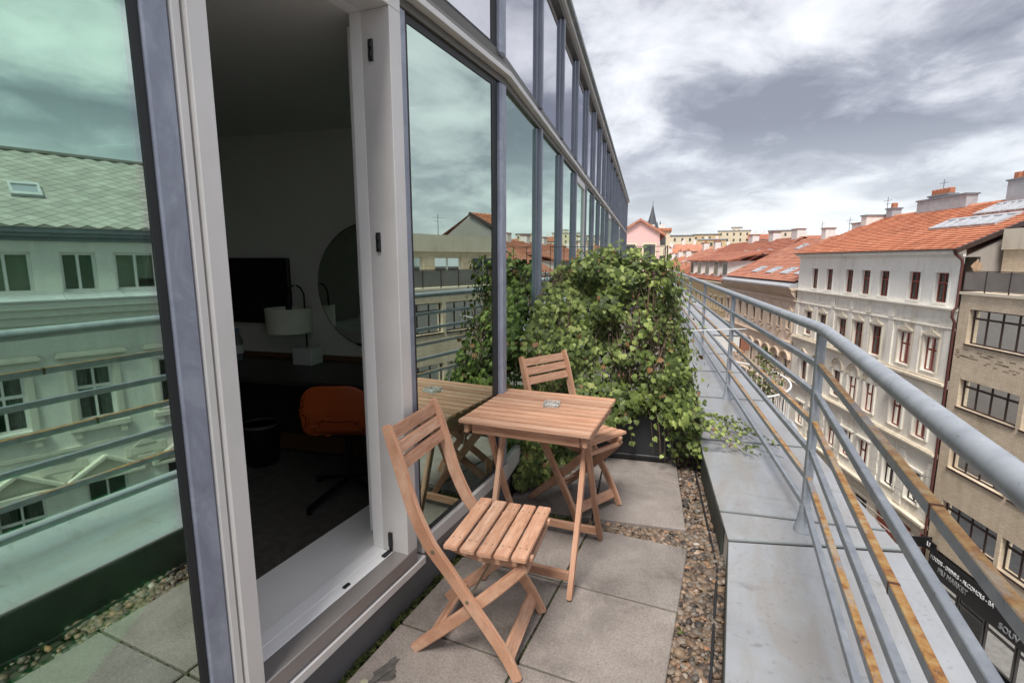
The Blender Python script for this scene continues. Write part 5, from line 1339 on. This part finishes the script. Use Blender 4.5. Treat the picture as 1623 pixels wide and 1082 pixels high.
# roof with individually laid diamond slates
ze, zr, D, ov = 2.46, 5.55, 4.6, .45
H.mb().quad((SA, ov, ze), (SB, ov, ze), (SB, -D, zr), (SA, -D, zr)).quad((SA, -D, zr), (SB, -D, zr), (SB, -2 * D, ze), (SA, -2 * D, ze)).prism([(-D - .15, zr - .05), (-D, zr + .08), (-D + .15, zr - .05)], 'x', SA, SB).prism([(ov, ze), (-D, zr - .02), (-2 * D, ze)], 'x', SB - .05, SB - .01)
rb = H.mb(); rb.quad((SA, ov, ze), (SB, ov, ze), (SB, -D, zr), (SA, -D, zr)).quad((SA, -D, zr), (SB, -D, zr), (SB, -2 * D, ze), (SA, -2 * D, ze)).prism([(-D - .15, zr - .05), (-D, zr + .08), (-D + .15, zr - .05)], 'x', SA, SB).prism([(ov, ze - .02), (-D, zr - .04), (-2 * D, ze - .02)], 'x', SB - .06, SB - .02)
k = NT('slate'); r_ = k.rnd(); k.color(k.mix(.5, k.ramp(r_, [(0, (.27, .262, .245)), (.5, (.32, .31, .29)), (1, (.37, .36, .335))]), k.ramp(k.noise(k.pos(), .9, 5, .65), [(.3, (.65, .62, .6)), (.7, (1.05, 1.05, 1.02))]), 'MULTIPLY')); k.set(Roughness=.7); MATS['slate'] = k.m
plain('slate_joint', (.085, .08, .075), .9)
rfo = rb.build('roof', 'slate_joint', H.r)
slope = Vector((0, -(D + ov), zr - ze)); SLn = slope.length; sd = slope.normalized(); nn_ = Vector((0, zr - ze, D + ov)).normalized()
hw, hh = .27, .20
dm = MB().prism([(-hw + .014, 0), (0, -hh + .011), (hw - .014, 0), (0, hh - .011)], 'z', 0, .02).mesh('slate', 'slate')
Ms = Matrix(((1, 0, 0), (0, sd.y, nn_.y), (0, sd.z, nn_.z)))
ds = []; rows = int(SLn / hh)
for j in range(1, rows):
    for i in range(int((SB - SA) / (2 * hw)) + 1):
        x = SA + hw + i * 2 * hw + (hw if j % 2 else 0)
        if x > SB - hw: continue
        ds.append((x, j * hh))
ds.sort(key=lambda q: abs(q[0] - 3.8) + abs(q[1] - 2.6) * .6)
pv, pf = [], []
for n_, (x, l) in enumerate(ds):
    p = Vector((x - SA, ov, ze - ZS)) + sd * l + nn_ * .004
    if n_ < 300:
        o = obj('slate', dm, rfo); o.matrix_local = Matrix.Translation(p) @ Ms.to_4x4()
    else:
        b = len(pv)
        for v in dm.vertices: q = Ms @ v.co + p; pv.append(tuple(q))
        for f in dm.polygons: pf.append(tuple(b + i for i in f.vertices))
me = bpy.data.meshes.new('slates'); me.from_pydata(pv, [], pf); me.materials.append(MATS['slate']); o = obj('slates', me, rfo); o['kind'] = 'stuff'
H.skylight(2.75, 3.55, .34, .50, ze, zr, D, rfo, ov)
H.chimney(-.5, 1.5, -5.0, -4.2, 5.2, 6.3, 'chimney_white', 0)

# ======== ornate pinkish house
OA, OB = 47.25, 67.0
H = House(bthing('ornate_house', 'ornate beige pink house with dark bracket cornice and old red roof', OA))
H.box('core', 'gable_grey', OA + .02, OB - .02, -14, -.8, ZS, -1.3)
def rowwin(z0, z1, n, wd, arch=False, mat='ornate_pink', zz0=None, zz1=None, fm='brown_frame', trim='ornate_trim'):
    cs = [lerp(OA, OB, (i + .5) / n) for i in range(n)]; hs = [(c - wd / 2, c + wd / 2, z0, z1) for c in cs]
    H.wall(mat, OA, OB, zz0, zz1, hs)
    for h in hs:
        w = H.window(*h, fmat=fm, bars=1, tr=.66, sill=trim, blind=.5); c = (h[0] + h[1]) / 2
        m = H.mb().box(h[0] - .2, h[0] - .02, .001, .08, h[2] - .3, h[3] + .1).box(h[1] + .02, h[1] + .2, .001, .08, h[2] - .3, h[3] + .1)
        if arch:
            for rr, d in ((.95, .30), (.78, .16)): m.strip([(c + rr * math.cos(R(a)), h[3] + .1 + rr * .75 * math.sin(R(a))) for a in range(0, 181, 20)], .14, 'y', .001, d)
        else:
            m.box(h[0] - .3, h[1] + .3, .001, .18, h[3] + .12, h[3] + .24).prism([(c - .5, h[3] + .24), (c + .5, h[3] + .24), (c + .16, h[3] + .55), (c, h[3] + .85), (c - .16, h[3] + .55)], 'y', .001, .12)
            m.prism([(c - .4, h[2] - .35), (c + .4, h[2] - .35), (c + .12, h[2] - .75), (c - .12, h[2] - .75)], 'y', .001, .10)
        m.each('surround', trim, w)
rowwin(-4.75, -3.25, 9, .95, False, zz0=-5.9, zz1=-1.9)
H.cornice(OA, OB, -6.1, [(.1, .15), (.12, .3)], 'ornate_trim')
rowwin(-9.6, -7.6, 9, 1.0, True, zz0=-10.4, zz1=-5.85)
H.cornice(OA, OB, -10.6, [(.1, .15), (.12, .3)], 'ornate_trim')
rowwin(-13.2, -11.4, 9, 1.0, False, zz0=-14, zz1=-10.4)
H.wall('ornate_trim', OA, OB, ZS, -14, [])
H.cornice(OA, OB, -2.3, [(.12, .10), (.10, .18)], 'ornate_trim')
m = H.mb()
for i in range(44): x = lerp(OA + .2, OB - .2, i / 43); m.prism([(.001, -1.95), (.10, -1.9), (.48, -1.42), (.48, -1.25), (.001, -1.25)], 'x', x - .11, x + .11)
m.each('bracket', 'ornate_trim', H.r)
H.cornice(OA, OB, -1.25, [(.10, .52), (.12, .62), (.06, .70)], 'ornate_trim')
H.mb().prism([(.80, -.965), (.80, -.84), (-.4, -.35), (-.4, -.965)], 'x', OA, OB).build('gutter', 'metal_pale', H.r)
ze, zr, D = -.45, 3.95, 8.6
rf = H.roof(OA, OB, ze, zr, D, 'tile_old', over=.3, course=.34)
for i, (t, f0) in enumerate(((48.4, .12), (51.6, .12), (55.2, .12), (59.3, .12), (49.5, .70), (53.5, .70), (61.5, .70))): H.skylight(t, t + (1.7 if f0 < .5 else 1.1), f0, f0 + .13, ze, zr, D, rf, .3, div=1 if f0 < .5 else 0)
H.chimney(48.6, 50.0, -9.2, -8.2, 3.6, 5.2, 'chimney_white', 0, cap='gutter_red'); H.chimney(53, 55.4, -9.2, -8.2, 3.6, 5.0, 'chimney_white', 1, cap='gutter_red'); H.chimney(60.5, 61.5, -9.2, -8.2, 3.6, 4.9, 'chimney_white', 0, cap='gutter_red')
H.mb().lathe([(.35, 0), (.35, .9), (.5, 1.0), (.5, 1.3), (.2, 1.5)], (51.6, -8.6, 3.9), 14).build('vent_cowl', 'metal_pale', H.r)

for x, z0 in ((50.8, 5.3), (56.8, 4.0), (62.5, 4.0)): H.mb().tube([(x, -8.7, z0 - .2), (x, -8.7, z0 + 1.8)], .03, 6).bar((x - .6, -8.7, z0 + 1.5), (x + .6, -8.7, z0 + 1.5), .03, .03).bar((x - .4, -8.7, z0 + 1.2), (x + .4, -8.7, z0 + 1.2), .03, .03).build('aerial', 'lead', H.r)
# ======== yellow house with dormers
YA, YB = 67.1, 96
H = House(bthing('yellow_house', 'ochre yellow house with white dormers in a brown red roof', YA))
H.box('core', 'gable_grey', YA + .02, YB - .02, -14, -.8, ZS, -1.6)
for z0, z1, a, b in ((-5.1, -3.5, -6, -1.9), (-9.2, -7.4, -10.2, -6), (-13.2, -11.4, -14.2, -10.2)):
    n = 11; hs = [(lerp(YA, YB, (i + .5) / n) - .5, lerp(YA, YB, (i + .5) / n) + .5, z0, z1) for i in range(n)]
    H.wall('yellow_render', YA, YB, a, b, hs)
    for h in hs:
        w = H.window(*h, fmat='brown_frame', bars=1, tr=.66, sill='cream', blind=.3)
        H.mb().box(h[0] - .25, h[1] + .25, .001, .2, h[3] + .15, h[3] + .35).box(h[0] - .2, h[0] - .02, .001, .1, h[2], h[3] + .14).box(h[1] + .02, h[1] + .2, .001, .1, h[2], h[3] + .14).each('surround', 'cream', w)
H.wall('yellow_render', YA, YB, ZS, -14.2, [])
H.cornice(YA, YB, -1.9, [(.2, .2), (.2, .5), (.15, .7)], 'cream')
ze, zr, D = -1.2, 4.3, 9.0
rf = H.roof(YA, YB, ze, zr, D, 'tile_brown', over=.5, course=.4)
for i, t in enumerate((69.2, 73.2, 77.6, 82, 86.5)):
    d = H.mb().box(t - 1.1, t + 1.1, -4.2, -.3, -.95, 1.35).build('dormer', 'white_frame', H.r)
    H.mb().box(t - .8, t - .1, -.299, -.26, -.5, 1.1).box(t + .1, t + .8, -.299, -.26, -.5, 1.1).each('window', 'window_dark', d)
    H.mb().prism([(.1, 1.25), (.1, 1.45), (-5.2, 2.75), (-5.2, 2.5)], 'x', t - 1.7, t + 1.7).build('dormer_roof', 'tile_brown', d)
for t in (70, 74, 79): H.skylight(t, t + 1.1, .62, .72, ze, zr, D, rf, .5)
for t in (68.5, 76, 84): H.chimney(t, t + 1.6, -9.6, -8.6, 4, 5.3, 'chimney_white', 0, cap='gutter_red')

# ======== smaller roofs farther down that side
def simple_house(label, t0, t1, ze, zr, D, wm, rm, w=0.0, dor=0, name='street_house'):
    o = bthing(name, label, t0); H = House(o)
    n = max(2, int((t1 - t0) / 2.6)); 
    for z in (-5, -9, -13):
        hs = [(lerp(t0, t1, (i + .5) / n) - .5, lerp(t0, t1, (i + .5) / n) + .5, z, z + 1.7) for i in range(n)]
        H.wall(wm, t0, t1, z - 1.3, z + 2.7, hs, y=w)
        for h in hs: H.window(*h, fmat='brown_frame', y=w, bars=1, tr=.6, sill='cream', blind=.3)
    H.box('wall', wm, t0, t1, w - .4, w - .001, -2.3, ze); H.box('wall', wm, t0, t1, w - .4, w - .001, ZS, -14.3)
    H.box('core', 'gable_grey', t0 + .02, t1 - .02, w - 2 * D, w - .8, ZS, ze - .2)
    rf = H.roof(t0, t1, ze, zr, D, rm, over=.5, course=.5, y=w)
    H.mb().prism([(w, ze), (w - D, zr - .1), (w - 2 * D, ze)], 'x', t0 + .02, t0 + .3).prism([(w, ze), (w - D, zr - .1), (w - 2 * D, ze)], 'x', t1 - .3, t1 - .02).each('gable_wall', 'chimney_white', o)
    for i in range(2): t = lerp(t0, t1, .25 + .5 * i); H.chimney(t, t + 1.3, w - D - .6, w - D + .4, zr - .4, zr + 1.3, 'chimney_white', 1, rf, 'gutter_red')
    for i in range(dor): t = lerp(t0, t1, (i + .5) / dor); H.skylight(t, t + 1.0, .5, .62, ze, zr, D, rf, .5, y=w)
simple_house('cream house with orange roof and skylights past the dormers', 96.2, 112, -1.8, 3.6, 8, 'cream', 'tile_old', 0, 3)
simple_house('pale house with vivid orange roof farther down the street', 112.4, 128, -2.4, 2.2, 7.5, 'ornate_pink', 'tile_orange', 1.0)
simple_house('low yellow house with red roof near the end of the street', 128.5, 150, -1.5, 3.2, 8, 'yellow_render', 'tile_old', 2.0, 2)
simple_house('last ochre house with orange roof closing the street', 150.5, 178, -2.0, 3.4, 8, 'yellow_render', 'tile_orange', 5.0)

# ======== far town beyond the roofs, pink gabled house and church
def px(x, y, d):      # a point in the direction of a picture position at horizontal distance d
    f, cx_, cy_ = 801.34, 811.5, 541.0; M = cam.rotation_euler.to_matrix(); v = M @ Vector(((x - cx_) / f, -(y - cy_) / f, -1)); h = math.hypot(v.x, v.y)
    return Vector((0, 0, 1.42)) + v * (d / h)
def far_block(label, x0, x1, ytop, d, wm, rm='lead', kind='flat', dep=14, name='town_house', storeys=3):
    a, b = px(x0, ytop, d), px(x1, ytop, d); wd = (b.xy - a.xy).length; rz = math.atan2(b.y - a.y, b.x - a.x); top = (a.z + b.z) / 2
    o = thing(name, label, 'building', (a.x, a.y, ZS), rz); h = top - ZS
    wtop = h if kind == 'flat' else h - min(wd * .28, 5)
    MB().box(0, wd, 0, dep, -0.1, wtop).build('wall', wm, o)
    if kind == 'flat': MB().box(-.3, wd + .3, -.3, dep + .3, h + .001, h + .45).build('roof', rm, o)
    elif kind == 'gable':
        MB().prism([(0, wtop + .002), (wd, wtop + .002), (wd / 2, h)], 'y', 0, .4).build('gable_wall', wm, o)
        MB().strip([(-.5, wtop - .25), (wd / 2, h + .15), (wd + .5, wtop - .25)], .20, 'y', -.25, dep).build('roof', rm, o)
    else:
        MB().prism([(-.5, wtop), (dep / 2, h), (dep + .5, wtop)], 'x', -.4, wd + .4).build('roof', rm, o)
    n = max(2, int(wd / 3.0))
    for s_ in range(storeys):
        z = wtop - 2.6 - s_ * 3.3
        for i in range(n):
            c = wd * (i + .5) / n; w = MB().box(c - .6, c + .6, -.06, -.002, z, z + 1.7).build('window', 'cream', o)
            MB().box(c - .48, c + .48, -.075, -.062, z + .12, z + 1.58).build('pane', 'window_dark', w)
    for i in range(0 if kind == 'gable' else 2):
        c = wd * (.3 + .4 * i); MB().box(c - .5, c + .5, dep * .45, dep * .45 + 1, h - .5, h + 1.5).build('chimney', 'chimney_white', o)
    return o
far_block('pink gabled house just past the end of the glass front', 984, 1047, 351, 46, 'pink_render', 'tile_old', 'gable', 12, 'gabled_house', 2)
far_block('cream block with orange side roof behind the pink gable', 1020, 1062, 366, 95, 'cream', 'tile_orange', 'flat')
specs = [(1052, 1100, 374, 260, 'cream', 'lead', 'flat'), (1098, 1142, 372, 300, 'yellow_render', 'lead', 'flat'), (1106, 1150, 380, 220, 'yellow_render', 'metal_pale', 'flat'),
         (1138, 1190, 366, 320, 'cream', 'metal_pale', 'flat'), (1160, 1176, 361, 330, 'cream', 'lead', 'flat'), (1186, 1222, 370, 280, 'ornate_pink', 'tile_brown', 'ridge'), (1218, 1262, 366, 300, 'ornate_pink', 'lead', 'flat'),
         (1070, 1115, 386, 190, 'ornate_trim', 'tile_old', 'ridge'), (1120, 1170, 390, 170, 'cream', 'tile_old', 'ridge'), (1255, 1330, 372, 260, 'cream', 'tile_brown', 'ridge'), (1040, 1075, 392, 150, 'chimney_white', 'tile_orange', 'ridge')]
words = ['cream block with grey roof right of the church on the skyline', 'ochre block with dark flat roof behind the street end', 'low ochre block with pale roof edge above red roofs', 'wide cream block with pale parapet on the skyline', 'narrow cream tower block rising above the wide cream block',
         'pinkish house with brown roof on the skyline', 'long pinkish block with dark roof near the white chimneys', 'beige house with red ridge roof below the skyline blocks', 'cream house with red roof above the dormer house', 'cream house with brown roof behind the white chimneys', 'white house with orange roof beside the ivy top']
for sp, wd_ in zip(specs, words): far_block(wd_, *sp)
# farther back still: a continuous mass of roofs towards the hills
pv = MB(); rr_ = random.Random(11)
for _ in range(420):
    x = rr_.uniform(700, 1900); d = rr_.uniform(380, 900); p = px(x, 400, d); w = rr_.uniform(10, 24); h = rr_.uniform(17, 26) + (d - 380) * .018
    a = rr_.uniform(0, 3); c, s_ = math.cos(a), math.sin(a); q = [(p.x + c * u * w - s_ * v * 8, p.y + s_ * u * w + c * v * 8) for u, v in ((-.5, -1), (.5, -1), (.5, 1), (-.5, 1))]
    pv.prism(q, 'z', ZS - .1, ZS + h)
k = NT('far_mass'); r_ = k.rnd(); k.color(k.ramp(r_, [(0, (.40, .34, .26)), (.4, (.46, .40, .32)), (.6, (.36, .20, .14)), (.8, (.50, .46, .40)), (1, (.30, .28, .27))])); k.set(Roughness=.9); MATS['far_mass'] = k.m
o = pv.build('distant_town', 'far_mass'); o['kind'] = 'stuff'; o['label'] = 'distant mass of city roofs'; o['category'] = 'town'
# trees on a far rooftop ridge
tv, tf_ = [], []
# church with dark spire
c = px(1033, 370, 300); t = thing('church', 'grey stone church tower with dark pointed spire on the skyline', 'church', (c.x, c.y, ZS), R(20))
stained('church_stone', (.16, .155, .15), (.08, .08, .08), .9, .2, 1.0, .5); plain('spire_slate', (.075, .08, .09), .7, 0, .2, .5)
zb = px(1033, 369, 300).z - ZS; zt = px(1033, 324, 300).z - ZS
MB().box(-4, 4, -4, 4, 0, zb).build('tower', 'church_stone', t)
MB().lathe([(4.3, zb), (2.6, lerp(zb, zt, .33)), (.9, lerp(zb, zt, .75)), (.08, zt)], n=8).build('spire', 'spire_slate', t)
for a, b in ((-3.6, -3.6), (3.6, -3.6), (3.6, 3.6), (-3.6, 3.6)): MB().lathe([(.9, zb), (.9, zb + 1.5), (.05, zb + 6.5)], (a, b, 0), 8).build('pinnacle', 'spire_slate', t)
for s_ in (-1, 1): MB().box(s_ * 1.8 - .7, s_ * 1.8 + .7, -4.06, -4.002, zb - 7, zb - 2).build('belfry_window', 'window_dark', t)
MB().tube([(0, 0, zt - .1), (0, 0, zt + 2.0)], .12, 6).build('finial', 'spire_slate', t)

# ======== rounded bay with a roof terrace farther along our own side
bc = seg2(11.0, 2.75, -2.45)
t = thing('rounded_bay', 'white rounded bay with small railed terrace on top below the ledge', 'building', (bc.x, bc.y, ZS), A2)
def ring(r, n=28, a0=-90, a1=90): return [(r * math.cos(R(lerp(a0, a1, i / n))), 1.45 * r * math.sin(R(lerp(a0, a1, i / n)))) for i in range(n + 1)]
zf = bc.z - ZS
MB().prism(ring(1.45), 'z', 0, zf - .3).build('wall', 'white_upper', t)
MB().prism(ring(1.72), 'z', zf - .299, zf - .12).build('cornice', 'metal_pale', t); MB().prism(ring(1.60), 'z', zf - .119, zf).build('deck', plain('deck_grey', (.30, .29, .28), .9), t)
MB().tube([(x, y, zf + .95) for x, y in ring(1.5)], .025, 8).build('top_rail', 'white_frame', t, smooth=True)
for x, y in ring(1.5, 30): MB().tube([(x, y, zf), (x, y, zf + .95)], .010, 6).build('baluster', 'white_frame', t)
for i, (dx, dy, h_, lab, lm) in enumerate(((.75, -1.0, 1.9, 'tall yellowish shrub in a pot on the rounded bay terrace', 'tree_leaf'), (.35, -.2, 1.15, 'dark green conical shrub in a pot on the rounded bay terrace', 'ivy_leaf'), (.2, 1.0, .7, 'low flowering shrub in a pot on the rounded bay terrace', 'tree_leaf'))):
    q = Vector((bc.x, bc.y, 0)) + N2 * dx + D2 * dy; sh_ = thing('potted_shrub', lab, 'plant', (q.x, q.y, bc.z + .001), 0, 'potted shrubs on the bay terrace')
    MB().lathe([(.14, 0), (.18, .32), (.20, .32), (.20, .36), (.17, .36)], n=16).build('pot', 'chimney_pot', sh_, smooth=True)
    MB().tube([(0, 0, .3), (.02, .01, h_ * .5), (0, 0, h_ * .8)], [.02, .015, .006], 6).build('trunk', 'bark', sh_)
    vv, ff = [], []; rr_ = random.Random(20 + i)
    for _ in range(420):
        u = rr_.random(); rad = (.36 * (1 - u) ** .7 if i == 1 else .42 * math.sin(math.pi * min(1, u * .9 + .1))) * rr_.random() ** .5; a = rr_.uniform(0, 6.3); p = Vector((rad * math.cos(a), rad * math.sin(a), .38 + u * (h_ - .38))); b = len(vv); sz = rr_.uniform(.05, .09)
        M = Matrix.Rotation(rr_.uniform(0, 6.3), 3, 'Z') @ Matrix.Rotation(rr_.uniform(.3, 1.6), 3, 'X')
        for v in LV: vv.append(tuple(M @ (Vector(v) * sz) + p))
        for f in LF: ff.append(tuple(b + j for j in f))
    me = bpy.data.meshes.new('crown'); me.from_pydata(vv, [], ff); me.materials.append(MATS[lm]); cr_ = obj('crown', me, sh_); cr_['kind'] = 'stuff'
